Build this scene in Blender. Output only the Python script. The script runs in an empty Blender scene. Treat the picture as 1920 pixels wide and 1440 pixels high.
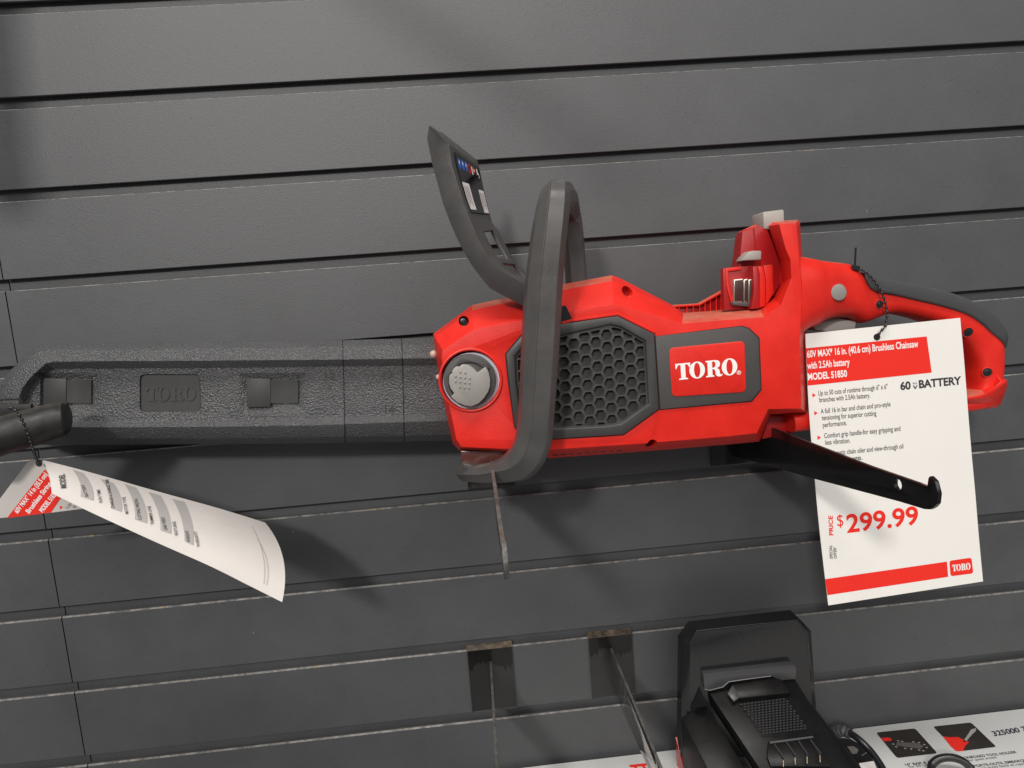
import bpy, bmesh, math, random
from mathutils import Vector, Matrix
random.seed(7)
SC = bpy.context.scene
C = SC.collection
MM = 0.001

# ------------------------------------------------------------------ camera
F_PX, PITCH, YAW, ROLL = 1200.0, 1.44708, -0.0567, -0.07665
CAM = Vector((0.0, -599.57, -283.91))          # millimetres; the wall face is the plane y = 0
ROT = Matrix.Rotation(YAW, 3, 'Z') @ Matrix.Rotation(PITCH, 3, 'X') @ Matrix.Rotation(ROLL, 3, 'Z')
cd = bpy.data.cameras.new('camera'); cam = bpy.data.objects.new('camera', cd); C.objects.link(cam)
cd.sensor_fit = 'HORIZONTAL'; cd.sensor_width = 36.0; cd.lens = 36.0 * F_PX / 1920.0
cd.clip_start = 0.01; cd.clip_end = 50.0
cam.matrix_world = Matrix.Translation(CAM * MM) @ ROT.to_4x4()
SC.camera = cam

# ------------------------------------------------------------------ world, lamps, exposure
w = bpy.data.worlds.new('World'); SC.world = w; w.use_nodes = True
bg = w.node_tree.nodes['Background']; bg.inputs[0].default_value = (0.97, 0.97, 1.0, 1); bg.inputs[1].default_value = 0.15

def area(name, loc, target, size, sizey, power, col):
    ld = bpy.data.lights.new(name, 'AREA'); ld.shape = 'RECTANGLE'; ld.size = size; ld.size_y = sizey
    ld.energy = power; ld.color = col
    o = bpy.data.objects.new(name, ld); C.objects.link(o); o.location = loc
    o.rotation_euler = (Vector(target) - Vector(loc)).to_track_quat('-Z', 'Y').to_euler()
    return o
area('ceiling_lamp', (-0.92, -2.6, 0.92), (0.0, 0, -0.35), 0.26, 0.22, 44.0, (1.0, 0.955, 0.915))
area('ceiling_lamp', (0.7, -3.0, 1.40), (0.2, 0, -0.1), 5.6, 1.5, 62.0, (1.0, 0.965, 0.93))

area('ceiling_lamp', (-0.1, -0.85, 1.45), (0.0, -0.05, -0.3), 1.5, 0.35, 31.0, (1.0, 0.965, 0.93))

vs = SC.view_settings; vs.view_transform = 'Standard'; vs.look = 'None'; vs.exposure = 0.0; vs.gamma = 1.0
vs.use_curve_mapping = False

# ------------------------------------------------------------------ geometry from the measured view
def ray(px, py):
    return ROT @ Vector(((px - 960) / F_PX, (720 - py) / F_PX, -1.0))
def P(px, py, h):                                # point at h mm in front of the wall
    d = ray(px, py); return (CAM + d * ((-h - CAM.y) / d.y)) * MM
def PX(px, py, x):
    d = ray(px, py); return (CAM + d * ((x - CAM.x) / d.x)) * MM
def PZ(px, py, z):
    d = ray(px, py); return (CAM + d * ((z - CAM.z) / d.z)) * MM
def lerp(a, b, t): return a + (b - a) * t

# ------------------------------------------------------------------ materials
MATS = {}
def mat(name, col, rough=0.5, metal=0.0, spec=0.5, bump=None, var=0.0, varscale=30.0, dust=None, coat=0.0, rvar=0.0):
    if name in MATS: return MATS[name]
    m = bpy.data.materials.new(name); m.use_nodes = True; MATS[name] = m
    nt = m.node_tree; N = nt.nodes; L = nt.links; b = N['Principled BSDF']
    b.inputs['Base Color'].default_value = (*col, 1); b.inputs['Roughness'].default_value = rough
    b.inputs['Metallic'].default_value = metal; b.inputs['Specular IOR Level'].default_value = spec
    b.inputs['Coat Weight'].default_value = coat
    tc = N.new('ShaderNodeTexCoord')
    cur = None
    if var > 0:
        n = N.new('ShaderNodeTexNoise'); n.inputs['Scale'].default_value = varscale; n.inputs['Detail'].default_value = 6
        n.inputs['Roughness'].default_value = 0.65
        L.new(tc.outputs['Object'], n.inputs['Vector'])
        r = N.new('ShaderNodeMapRange'); r.inputs[1].default_value = 0.3; r.inputs[2].default_value = 0.7
        r.inputs[3].default_value = 1 - var; r.inputs[4].default_value = 1 + var
        L.new(n.outputs['Fac'], r.inputs[0])
        h = N.new('ShaderNodeVectorMath'); h.operation = 'SCALE'; h.inputs[0].default_value = col
        L.new(r.outputs[0], h.inputs['Scale']); cur = h.outputs[0]
        L.new(cur, b.inputs['Base Color'])
        if rvar > 0:
            r2 = N.new('ShaderNodeMapRange'); r2.inputs[1].default_value = 0.3; r2.inputs[2].default_value = 0.7
            r2.inputs[3].default_value = rough - rvar; r2.inputs[4].default_value = rough + rvar
            L.new(n.outputs['Fac'], r2.inputs[0]); L.new(r2.outputs[0], b.inputs['Roughness'])
    if dust:
        dcol, amt = dust
        g = N.new('ShaderNodeNewGeometry'); s = N.new('ShaderNodeSeparateXYZ'); L.new(g.outputs['Normal'], s.inputs[0])
        r = N.new('ShaderNodeMapRange'); r.inputs[1].default_value = 0.86; r.inputs[2].default_value = 0.97; L.new(s.outputs[2], r.inputs[0])
        n = N.new('ShaderNodeTexNoise'); n.inputs['Scale'].default_value = 90; n.inputs['Detail'].default_value = 8
        L.new(tc.outputs['Object'], n.inputs['Vector'])
        mu = N.new('ShaderNodeMath'); mu.operation = 'MULTIPLY'; L.new(r.outputs[0], mu.inputs[0]); L.new(n.outputs['Fac'], mu.inputs[1])
        mu2 = N.new('ShaderNodeMath'); mu2.operation = 'MULTIPLY'; L.new(mu.outputs[0], mu2.inputs[0]); mu2.inputs[1].default_value = amt * 2
        mu2.use_clamp = True
        mx = N.new('ShaderNodeMix'); mx.data_type = 'RGBA'
        L.new(mu2.outputs[0], mx.inputs[0])
        if cur is not None: L.new(cur, mx.inputs[6])
        else: mx.inputs[6].default_value = (*col, 1)
        mx.inputs[7].default_value = (*dcol, 1)
        L.new(mx.outputs[2], b.inputs['Base Color'])
    if bump:
        prev = None
        for (kind, sc, st, dist) in bump:
            if kind == 'noise':
                t = N.new('ShaderNodeTexNoise'); t.inputs['Scale'].default_value = sc; t.inputs['Detail'].default_value = 3
                out = t.outputs['Fac']
            else:
                t = N.new('ShaderNodeTexVoronoi'); t.feature = 'SMOOTH_F1'; t.inputs['Scale'].default_value = sc
                t.inputs['Smoothness'].default_value = 0.6
                out = t.outputs['Distance']
            L.new(tc.outputs['Object'], t.inputs['Vector'])
            bp = N.new('ShaderNodeBump'); bp.inputs['Strength'].default_value = st; bp.inputs['Distance'].default_value = dist
            L.new(out, bp.inputs['Height'])
            if prev is not None: L.new(prev, bp.inputs['Normal'])
            prev = bp.outputs[0]
        L.new(prev, b.inputs['Normal'])
    return m

def worn_material(name, base, worn, tan, lo, hi):
    m = mat(name, base, 0.6)
    nt = m.node_tree; N = nt.nodes; L = nt.links; b = N['Principled BSDF']
    tc = N.new('ShaderNodeTexCoord')
    n = N.new('ShaderNodeTexNoise'); n.inputs['Scale'].default_value = 95; n.inputs['Detail'].default_value = 9; n.inputs['Roughness'].default_value = 0.75
    n2 = N.new('ShaderNodeTexNoise'); n2.inputs['Scale'].default_value = 26; n2.inputs['Detail'].default_value = 5; n2.inputs['Roughness'].default_value = 0.8
    L.new(tc.outputs['Object'], n.inputs['Vector']); L.new(tc.outputs['Object'], n2.inputs['Vector'])
    r = N.new('ShaderNodeMapRange'); r.inputs[1].default_value = lo; r.inputs[2].default_value = hi; L.new(n.outputs['Fac'], r.inputs[0])
    r2 = N.new('ShaderNodeMapRange'); r2.inputs[1].default_value = 0.58; r2.inputs[2].default_value = 0.66; L.new(n2.outputs['Fac'], r2.inputs[0])
    m1 = N.new('ShaderNodeMix'); m1.data_type = 'RGBA'; L.new(r2.outputs[0], m1.inputs[0]); m1.inputs[6].default_value = (*worn, 1); m1.inputs[7].default_value = (*tan, 1)
    m2 = N.new('ShaderNodeMix'); m2.data_type = 'RGBA'; L.new(r.outputs[0], m2.inputs[0]); m2.inputs[6].default_value = (*base, 1); L.new(m1.outputs[2], m2.inputs[7])
    L.new(m2.outputs[2], b.inputs['Base Color'])
    return m

WALL_COL = (0.061, 0.0628, 0.0658)
M_wall = mat('slatwall_paint', WALL_COL, 0.54, spec=0.62, var=0.12, varscale=14, rvar=0.03,
             bump=[('noise', 160, 0.07, 0.0012), ('noise', 520, 0.20, 0.0007), ('noise', 1300, 0.40, 0.0005)])
WALLSPEC = ((150, 0.06, 0.80, (0.19, 0.185, 0.175), (1, 1, 1)), (150, 0.08, 0.72, (0.018, 0.018, 0.018), (1, 1, 1)), (60, 0.030, 0.90, (0.17, 0.165, 0.16), (1, 1, 0.35)), (24, 0.010, 0.88, (0.14, 0.137, 0.134), (0.12, 1, 1.0)))
def add_specks(m, spec=WALLSPEC):
    nt = m.node_tree; N = nt.nodes; L = nt.links; b = N['Principled BSDF']; src = b.inputs['Base Color'].links[0].from_socket
    tc = N.new('ShaderNodeTexCoord')
    for (sc, rad, gate, col, stretch) in spec:
        mp = N.new('ShaderNodeMapping'); mp.inputs['Scale'].default_value = stretch; L.new(tc.outputs['Object'], mp.inputs[0])
        v = N.new('ShaderNodeTexVoronoi'); v.inputs['Scale'].default_value = sc; L.new(mp.outputs[0], v.inputs['Vector'])
        lt_ = N.new('ShaderNodeMath'); lt_.operation = 'LESS_THAN'; L.new(v.outputs['Distance'], lt_.inputs[0]); lt_.inputs[1].default_value = rad
        sp = N.new('ShaderNodeSeparateColor'); L.new(v.outputs['Color'], sp.inputs[0])
        gt = N.new('ShaderNodeMath'); gt.operation = 'GREATER_THAN'; L.new(sp.outputs[0], gt.inputs[0]); gt.inputs[1].default_value = gate
        mu = N.new('ShaderNodeMath'); mu.operation = 'MULTIPLY'; L.new(lt_.outputs[0], mu.inputs[0]); L.new(gt.outputs[0], mu.inputs[1])
        mx = N.new('ShaderNodeMix'); mx.data_type = 'RGBA'; L.new(mu.outputs[0], mx.inputs[0]); L.new(src, mx.inputs[6]); mx.inputs[7].default_value = (*col, 1)
        src = mx.outputs[2]
    L.new(src, b.inputs['Base Color'])
add_specks(M_wall)
M_wear = worn_material('slat_edge_wear', (0.07, 0.068, 0.066), (0.24, 0.235, 0.225), (0.50, 0.33, 0.15), 0.40, 0.60)
M_core = mat('slat_groove', (0.075, 0.073, 0.072), 0.6, bump=[('noise', 400, 0.4, 0.0006)])
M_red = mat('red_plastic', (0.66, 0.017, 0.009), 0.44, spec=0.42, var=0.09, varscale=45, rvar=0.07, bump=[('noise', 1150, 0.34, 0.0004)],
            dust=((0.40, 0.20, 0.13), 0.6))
M_redshade = mat('shaded_red_plastic', (0.33, 0.008, 0.010), 0.4, spec=0.5, var=0.05)  # deeper red with the shade of the recesses mixed into the colour
M_dark = mat('dark_plastic', (0.066, 0.063, 0.061), 0.36, spec=0.7, var=0.12, varscale=60, rvar=0.07, bump=[('noise', 1500, 0.22, 0.0003)],
             dust=((0.17, 0.15, 0.12), 0.5))
M_grille = mat('grille_plastic', (0.045, 0.043, 0.042), 0.45, spec=0.5, var=0.1, varscale=80, bump=[('noise', 1600, 0.2, 0.0003)])
M_bezel = mat('bezel_plastic', (0.062, 0.058, 0.056), 0.55, spec=0.4, var=0.06, bump=[('noise', 1500, 0.12, 0.0003)])
M_scab = mat('grained_black_plastic', (0.064, 0.0655, 0.068), 0.31, spec=1.0, var=0.10, varscale=25,
             bump=[('noise', 680, 1.0, 0.0024), ('noise', 1500, 0.25, 0.0005)])
M_scabs = mat('smooth_black_plastic', (0.046, 0.045, 0.045), 0.5, spec=0.45, var=0.1, varscale=60, bump=[('noise', 900, 0.06, 0.0003)])
M_hole = mat('dark_recess', (0.006, 0.006, 0.006), 0.7)
M_gray = mat('gray_plastic', (0.33, 0.31, 0.28), 0.42, spec=0.5, var=0.04, bump=[('noise', 1500, 0.06, 0.0003)])
M_grip = mat('rubber_overmold', (0.055, 0.055, 0.057), 0.55, spec=0.4, var=0.1, varscale=50, bump=[('noise', 1300, 0.25, 0.0003)],
             dust=((0.15, 0.145, 0.13), 0.3))
M_gloss = mat('gloss_black', (0.010, 0.010, 0.011), 0.14, spec=0.5, var=0.2, varscale=60, rvar=0.05, bump=[('noise', 60, 0.03, 0.001)])
M_black = mat('black_metal', (0.008, 0.008, 0.008), 0.20, spec=0.5, var=0.2, varscale=60, rvar=0.08, bump=[('noise', 250, 0.08, 0.0005)])
M_blackw = worn_material('black_metal_worn_edge', (0.010, 0.009, 0.009), (0.11, 0.07, 0.05), (0.25, 0.17, 0.10), 0.53, 0.66)
M_lip = worn_material('bracket_lip_wear', (0.03, 0.025, 0.02), (0.17, 0.125, 0.075), (0.30, 0.22, 0.13), 0.42, 0.62)
M_chg = mat('charger_plastic', (0.012, 0.012, 0.013), 0.17, spec=0.40, var=0.15, varscale=40, rvar=0.05, bump=[('noise', 1400, 0.07, 0.0003)])
M_chg2 = mat('charger_dock_plastic', (0.007, 0.007, 0.007), 0.36, spec=0.22, var=0.2, varscale=70, rvar=0.06, bump=[('noise', 1200, 0.1, 0.0003)])
M_chg3 = mat('charger_lip_sheen', (0.045, 0.045, 0.047), 0.35, spec=0.5)  # greyer than the case: the lip's glossy reflection is put into the colour
M_redg = mat('red_gloss', (0.55, 0.010, 0.014), 0.15, spec=0.6)
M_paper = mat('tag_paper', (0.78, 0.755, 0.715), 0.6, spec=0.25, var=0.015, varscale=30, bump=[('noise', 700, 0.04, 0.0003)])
M_paper2 = mat('dimmed_tag_paper', (0.55, 0.52, 0.49), 0.6, spec=0.25, var=0.03, varscale=40, bump=[('noise', 22, 0.10, 0.004), ('noise', 700, 0.04, 0.0003)])  # same white paper, its colour darkened to make the light look weaker
M_inkred = mat('red_ink', (0.78, 0.028, 0.018), 0.55, spec=0.25)
M_inkdark = mat('dark_ink', (0.045, 0.042, 0.042), 0.6, spec=0.2)
M_inkgray = mat('gray_ink', (0.34, 0.325, 0.31), 0.6, spec=0.2)
M_inkmid = mat('mid_gray_ink', (0.10, 0.095, 0.09), 0.6, spec=0.2)
M_inkblue = mat('blue_ink', (0.05, 0.16, 0.60), 0.5, spec=0.3)
M_inkpen = mat('pen_ink', (0.02, 0.02, 0.045), 0.5)
M_white = mat('white_print', (0.84, 0.81, 0.78), 0.5, spec=0.3)
M_ring = mat('white_ring_plastic', (0.60, 0.64, 0.72), 0.3, spec=0.5)
M_tie = mat('tie_plastic', (0.012, 0.012, 0.013), 0.3, spec=0.6)
M_contact = mat('contact_metal', (0.045, 0.018, 0.016), 0.4)
M_contacte = mat('contact_metal_edge', (0.75, 0.70, 0.62), 0.25, metal=0.9)
M_brass = mat('pin_metal', (0.80, 0.66, 0.45), 0.25, metal=1.0)
M_box = mat('box_board', (0.66, 0.67, 0.65), 0.4, spec=0.4, var=0.02, varscale=20)
M_photo = mat('photo_print', (0.028, 0.024, 0.022), 0.4, spec=0.4, var=0.3, varscale=50)
M_tube = mat('foam_tube', (0.017, 0.0165, 0.016), 0.5, spec=0.4, var=0.3, varscale=90, rvar=0.1, bump=[('noise', 500, 0.12, 0.0005)],
             dust=((0.12, 0.10, 0.08), 0.3))
M_screw = mat('screw_steel', (0.05, 0.05, 0.052), 0.3, metal=0.8)
M_mud = mat('brown_guard_plastic', (0.12, 0.035, 0.028), 0.3, spec=0.6, var=0.2, varscale=60)
M_pink = mat('oil_window', (0.55, 0.38, 0.31), 0.4, spec=0.5)

add_specks(M_red, ((230, 0.09, 0.80, (0.42, 0.10, 0.08), (1, 1, 1)), (260, 0.10, 0.78, (0.30, 0.010, 0.008), (1, 1, 1)), (45, 0.012, 0.86, (0.55, 0.20, 0.16), (0.14, 1, 1)), (50, 0.012, 0.86, (0.50, 0.16, 0.13), (1, 1, 0.16))))
add_specks(M_scab, ((120, 0.05, 0.82, (0.16, 0.155, 0.15), (1, 1, 1)), (40, 0.012, 0.86, (0.12, 0.12, 0.118), (0.12, 1, 1))))
add_specks(M_dark, ((200, 0.07, 0.80, (0.16, 0.15, 0.14), (1, 1, 1)), (45, 0.014, 0.86, (0.13, 0.125, 0.12), (1, 1, 0.14))))

# ------------------------------------------------------------------ mesh helpers
def tag(o, label=None, cat=None, group=None, kind=None):
    if label: o['label'] = label
    if cat: o['category'] = cat
    if group: o['group'] = group
    if kind: o['kind'] = kind
    return o
def empty(name, loc, label, cat, group=None):
    o = bpy.data.objects.new(name, None); C.objects.link(o); o.location = loc; o.empty_display_size = 0.02
    return tag(o, label, cat, group)
def world_loc(o):
    v = o.location.copy()
    while o.parent is not None:
        v += 0 * v; o = o.parent
    return v
def put(o, parent):
    if parent is not None:
        o.parent = parent
        # every origin above is a pure translation
        t = Vector((0, 0, 0)); q = parent
        while q is not None:
            t += q.location if q.type == 'EMPTY' else Vector((0, 0, 0)); q = q.parent
        q = parent
        if q.type == 'EMPTY': o.matrix_parent_inverse = Matrix.Translation(-q.location)
def finish(me, angle=30):
    for p in me.polygons: p.use_smooth = True
    me.set_sharp_from_angle(angle=math.radians(angle))
def mesh(name, verts, faces, m, parent=None, bevel=0, seg=2, bang=28, smooth=30, solid=None, mats=None, fm=None, subd=0, cut=None, recalc=True):
    me = bpy.data.meshes.new(name)
    me.from_pydata([tuple(v) for v in verts], [], faces)
    for x in (mats or [m]): me.materials.append(x)
    if fm:
        for p, i in zip(me.polygons, fm): p.material_index = i
    if recalc:
        bm = bmesh.new(); bm.from_mesh(me); bmesh.ops.recalc_face_normals(bm, faces=bm.faces); bm.to_mesh(me); bm.free()
    o = bpy.data.objects.new(name, me); C.objects.link(o)
    mods = False
    if cut:
        for c in cut:
            md = o.modifiers.new('cut', 'BOOLEAN'); md.operation = 'DIFFERENCE'; md.object = c; md.solver = 'EXACT'; mods = True
    if solid:
        md = o.modifiers.new('solid', 'SOLIDIFY'); md.thickness = solid; md.offset = 0; mods = True
    if bevel:
        md = o.modifiers.new('bevel', 'BEVEL'); md.width = bevel * MM; md.segments = seg; md.limit_method = 'ANGLE'
        md.angle_limit = math.radians(bang); md.use_clamp_overlap = True; mods = True
    if subd:
        md = o.modifiers.new('sub', 'SUBSURF'); md.levels = subd; md.render_levels = subd; mods = True
    if mods:
        bpy.context.view_layer.update()
        dg = bpy.context.evaluated_depsgraph_get()
        ne = bpy.data.meshes.new_from_object(o.evaluated_get(dg))
        o.modifiers.clear(); o.data = ne; bpy.data.meshes.remove(me); ne.name = name
    finish(o.data, smooth)
    if cut:
        for c in cut: bpy.data.objects.remove(c, do_unlink=True)
    put(o, parent)
    return o
def loft_data(rings, closed=True, cap0=True, cap1=True):
    n = len(rings[0]); V = [v for r in rings for v in r]; F = []
    for k in range(len(rings) - 1):
        for i in range(n if closed else n - 1):
            j = (i + 1) % n
            F.append((k * n + i, k * n + j, (k + 1) * n + j, (k + 1) * n + i))
    if cap0: F.append(tuple(range(n)))
    if cap1: F.append(tuple((len(rings) - 1) * n + i for i in range(n)))
    return V, F
def loft(name, rings, m, parent=None, closed=True, cap0=True, cap1=True, **k):
    V, F = loft_data(rings, closed, cap0, cap1)
    return mesh(name, V, F, m, parent, **k)
def ring(pts, h): return [P(x, y, h) for x, y in pts]
def back(pts3, h): return [Vector((v.x, -h * MM, v.z)) for v in pts3]
def prism(name, pts, h1, h0, m, parent=None, bevel=0.6, **k):      # front outline at h1, same size back to h0
    f = ring(pts, h1)
    return loft(name, [back(f, h0), f], m, parent, bevel=bevel, **k)
def cyl_px(cx, cy, r, h, n=40, ry=None):
    ry = ry or r
    return [P(cx + r * math.cos(2 * math.pi * i / n), cy + ry * math.sin(2 * math.pi * i / n), h) for i in range(n)]
def disc(name, cx, cy, r, h1, h0, m, parent=None, bevel=0.5, n=40, **k):
    f = cyl_px(cx, cy, r, h1, n)
    return loft(name, [back(f, h0), f], m, parent, bevel=bevel, **k)
def annulus(name, cx, cy, r1, r2, h1, h0, m, parent=None, n=56, bevel=0.4, **k):
    a = cyl_px(cx, cy, r1, h1, n); b = cyl_px(cx, cy, r2, h1, n)
    rings = [back(a, h0), a, b, back(b, h0)]
    V, F = loft_data(rings, True, False, False)
    for i in range(n):
        j = (i + 1) % n; F.append((3 * n + i, 3 * n + j, j, i))
    return mesh(name, V, F, m, parent, bevel=bevel, **k)
def tube_data(path, r, n=10, cap=True):
    R = r if isinstance(r, (list, tuple)) else [r] * len(path)
    V, F = [], []; up = Vector((0.13, -0.4, 0.9)).normalized(); prev = None
    for i, p in enumerate(path):
        t = (path[min(i + 1, len(path) - 1)] - path[max(i - 1, 0)]).normalized()
        a = (up - t * up.dot(t)) if prev is None else (prev - t * prev.dot(t))
        if a.length < 1e-6: a = Vector((1, 0, 0)) - t * t.x
        a.normalize(); prev = a; b = t.cross(a)
        for k in range(n):
            q = 2 * math.pi * k / n
            V.append(p + (a * math.cos(q) + b * math.sin(q)) * R[i])
    for i in range(len(path) - 1):
        for k in range(n):
            l = (k + 1) % n; F.append((i * n + k, i * n + l, (i + 1) * n + l, (i + 1) * n + k))
    if cap:
        F.append(tuple(range(n))); F.append(tuple((len(path) - 1) * n + k for k in range(n)))
    return V, F
def merge(parts):
    V, F = [], []
    for v, f in parts:
        o = len(V); V += v; F += [tuple(i + o for i in q) for q in f]
    return V, F
def smooth_path(pts, sub=6):
    out = []
    for i in range(len(pts) - 1):
        p0 = pts[max(i - 1, 0)]; p1 = pts[i]; p2 = pts[i + 1]; p3 = pts[min(i + 2, len(pts) - 1)]
        for s in range(sub):
            t = s / sub
            out.append(0.5 * ((2 * p1) + (p2 - p0) * t + (2 * p0 - 5 * p1 + 4 * p2 - p3) * t * t + (3 * p1 - p0 - 3 * p2 + p3) * t ** 3))
    out.append(pts[-1]); return out
def sphere_data(c, r, n=8, m=5):
    V = [c + Vector((0, 0, r))]; F = []
    for i in range(1, m):
        a = math.pi * i / m
        for k in range(n):
            q = 2 * math.pi * k / n; V.append(c + Vector((math.sin(a) * math.cos(q), math.sin(a) * math.sin(q), math.cos(a))) * r)
    V.append(c - Vector((0, 0, r)))
    for k in range(n):
        l = (k + 1) % n; F.append((0, 1 + k, 1 + l)); e = len(V) - 1; b = 1 + (m - 2) * n; F.append((e, b + l, b + k))
        for i in range(m - 2):
            F.append((1 + i * n + k, 1 + i * n + l, 1 + (i + 1) * n + l, 1 + (i + 1) * n + k))
    return V, F
def rounded(quad, r, n=5):                                        # rounded px quad (TL,TR,BR,BL)
    out = []
    q = [Vector(p) for p in quad]
    for i in range(4):
        p = q[i]; a = (q[i - 1] - p).normalized(); b = (q[(i + 1) % 4] - p).normalized()
        s = p + a * r; e = p + b * r
        for k in range(n + 1):
            t = k / n; out.append(tuple((1 - t) ** 2 * s + 2 * t * (1 - t) * p + t * t * e))
    return out
def sections(name, S, m, parent, shape=None, sub=4, n=16, expo=2.6, flip=1, **k):
    """sweep: S = list of (edge A px, edge B px, h, depth mm); superellipse cross-section"""
    A = [P(*s[0], s[2]) for s in S]; B = [P(*s[1], s[2]) for s in S]; D = [Vector((s[3] * MM, 0, 0)) for s in S]
    A = smooth_path(A, sub); B = smooth_path(B, sub); D = [d.x for d in smooth_path(D, sub)]
    cs = [(a + b) / 2 for a, b in zip(A, B)]
    rings = []
    for i in range(len(cs)):
        t = (cs[min(i + 1, len(cs) - 1)] - cs[max(i - 1, 0)]).normalized()
        wv = (B[i] - A[i]) / 2
        nn = t.cross(wv).normalized()
        r = []
        if shape is None:
            for q in range(n):
                a = 2 * math.pi * (q + 0.5) / n; c, s = math.cos(a), math.sin(a)
                r.append(cs[i] + wv * math.copysign(abs(c) ** (2 / expo), c) + nn * (D[i] / 2) * math.copysign(abs(s) ** (2 / expo), s))
        else:
            for (u, v) in shape: r.append(cs[i] + wv * u + nn * (D[i] / 2) * v)
        rings.append(r)
    return loft(name, rings, m, parent, **k)

# ------------------------------------------------------------------ flat print helpers
def fill(loops):
    bm = bmesh.new(); E = []
    for lp in loops:
        vs_ = [bm.verts.new((x, y, 0)) for x, y in lp]
        for i in range(len(vs_)): E.append(bm.edges.new((vs_[i], vs_[(i + 1) % len(vs_)])))
    bmesh.ops.triangle_fill(bm, use_beauty=True, use_dissolve=False, edges=E, normal=(0, 0, 1))
    bm.verts.index_update(); bm.normal_update()
    V = [(v.co.x, v.co.y) for v in bm.verts]
    F = [tuple(v.index for v in (f.verts if f.normal.z > 0 else reversed(f.verts))) for f in bm.faces]; bm.free()
    return V, F
def bil(q, u, v):                                                  # q: TL TR BR BL px ; v up from the base
    tl, tr, br, bl = [Vector(p) for p in q]
    return lerp(lerp(bl, br, u), lerp(tl, tr, u), v)
T_ = [(0, 1), (0, .68), (.06, .68), (.12, .83), (.20, .91), (.33, .91), (.33, .1), (.19, .07), (.19, 0), (.76, 0), (.76, .07), (.62, .1),
      (.62, .91), (.75, .91), (.83, .83), (.89, .68), (.95, .68), (.95, 1)]
R_ = [(0, 0), (0, .07), (.12, .1), (.12, .9), (0, .93), (0, 1), (.6, 1), (.78, .97), (.89, .89), (.93, .75), (.89, .61), (.78, .53), (.68, .505),
      (.82, .45), (.88, .34), (.90, .16), (.95, .09), (1.0, .10), (1.06, .14), (1.06, .06), (.96, -.01), (.82, -.02), (.70, .02), (.62, .12),
      (.60, .34), (.54, .44), (.42, .47), (.42, .1), (.53, .07), (.53, 0)]
Rh = [(.42, .55), (.42, .92), (.52, .92), (.60, .88), (.63, .75), (.60, .6), (.52, .55)]
def ell(cx, cy, rx, ry, n=28): return [(cx + rx * math.cos(2 * math.pi * i / n), cy + ry * math.sin(2 * math.pi * i / n)) for i in range(n)]
def sh(lp, dx): return [(x + dx, y) for x, y in lp]
def wordmark():
    parts = []
    for loops in ([T_], [ell(1.37, .5, .5, .52), ell(1.37, .5, .20, .45)], [sh(R_, 1.92), sh(Rh, 1.92)], [ell(3.44, .5, .5, .52), ell(3.44, .5, .20, .45)]):
        parts.append(fill(loops))
    V, F = merge(parts)
    return [(x / 3.94, y) for x, y in V], F
WORD = wordmark()
_tc = {}
def glyphs(body, bold):
    key = (body, bold)
    if key in _tc: return _tc[key]
    c = bpy.data.curves.new('t', 'FONT'); c.body = body; c.offset = bold; c.resolution_u = 4
    o = bpy.data.objects.new('t', c); C.objects.link(o); bpy.context.view_layer.update()
    me = bpy.data.meshes.new_from_object(o.evaluated_get(bpy.context.evaluated_depsgraph_get()))
    V = [(v.co.x, v.co.y) for v in me.vertices]; F = [tuple(p.vertices) for p in me.polygons]
    bpy.data.objects.remove(o); bpy.data.curves.remove(c); bpy.data.meshes.remove(me)
    _tc[key] = (V, F); return V, F
CAP = max(y for x, y in glyphs('H', 0.0)[0])
def line(body, p0, p1, up, fn, bold=0.012):                         # px baseline p0..p1, up = px cap-height vector, fn maps px to the surface
    V, F = glyphs(body, bold)
    x0 = min(v[0] for v in V); x1 = max(v[0] for v in V)
    p0, p1, up = Vector(p0), Vector(p1), Vector(up)
    return [fn(*(p0 + (p1 - p0) * ((x - x0) / (x1 - x0)) + up * (y / CAP))) for x, y in V], F
def word(quad, fn):
    V, F = WORD
    return [fn(*bil(quad, x, y)) for x, y in V], F
def poly(pts, fn):
    V, F = fill([pts]); return [fn(x, y) for x, y in V], F
def printed(name, parts, m, parent, **k):
    V, F = merge(parts); return mesh(name, V, F, m, parent, recalc=False, **k)
def flat(h): return lambda x, y: P(x, y, h)

# ------------------------------------------------------------------ the slatted wall
SP, SLOT, LIP, DEEP, TCAV = 76.2, 10.0, 3.2, 7.0, 4.0
SEAM = -407.0
def wall_panel(x0, x1):
    V, F, FM = [], [], []
    def strip(a, b, mi):                                            # (h, z) pairs
        o = len(V)
        for (h, z) in (a, b):
            V.append(Vector((x0, -h, z)) * MM); V.append(Vector((x1, -h, z)) * MM)
        F.append((o, o + 1, o + 3, o + 2)); FM.append(mi)
    for k in range(-4, 16):
        zt = -k * SP - SLOT; zb = -(k + 1) * SP
        e = 0.5 if k < 4 else (0.9 if k < 6 else 1.25)
        strip((0, zt - e), (0, zb + 0.4), 0)                         # face
        strip((-e * 0.9, zt), (0, zt - e), 1)                        # worn top arris
        strip((-LIP, zt), (-e * 0.9, zt), 2 if k < 5 else 2)          # top of lower lip
        strip((0, zb + 0.4), (-0.4, zb), 2)
        strip((-0.4, zb), (-LIP, zb), 2)                             # underside of upper lip
        strip((-LIP, zb), (-LIP, zb + TCAV), 2)
        strip((-LIP, zb + TCAV), (-DEEP, zb + TCAV), 2)
        strip((-DEEP, zb + TCAV), (-DEEP, zb - SLOT - TCAV), 0)      # back of the groove
        strip((-DEEP, zb - SLOT - TCAV), (-LIP, zb - SLOT - TCAV), 2)
        strip((-LIP, zb - SLOT - TCAV), (-LIP, zb - SLOT), 2)
    me = mesh('wall', V, F, M_wall, mats=[M_wall, M_wear, M_core], fm=FM, recalc=False)
    return me
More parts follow.
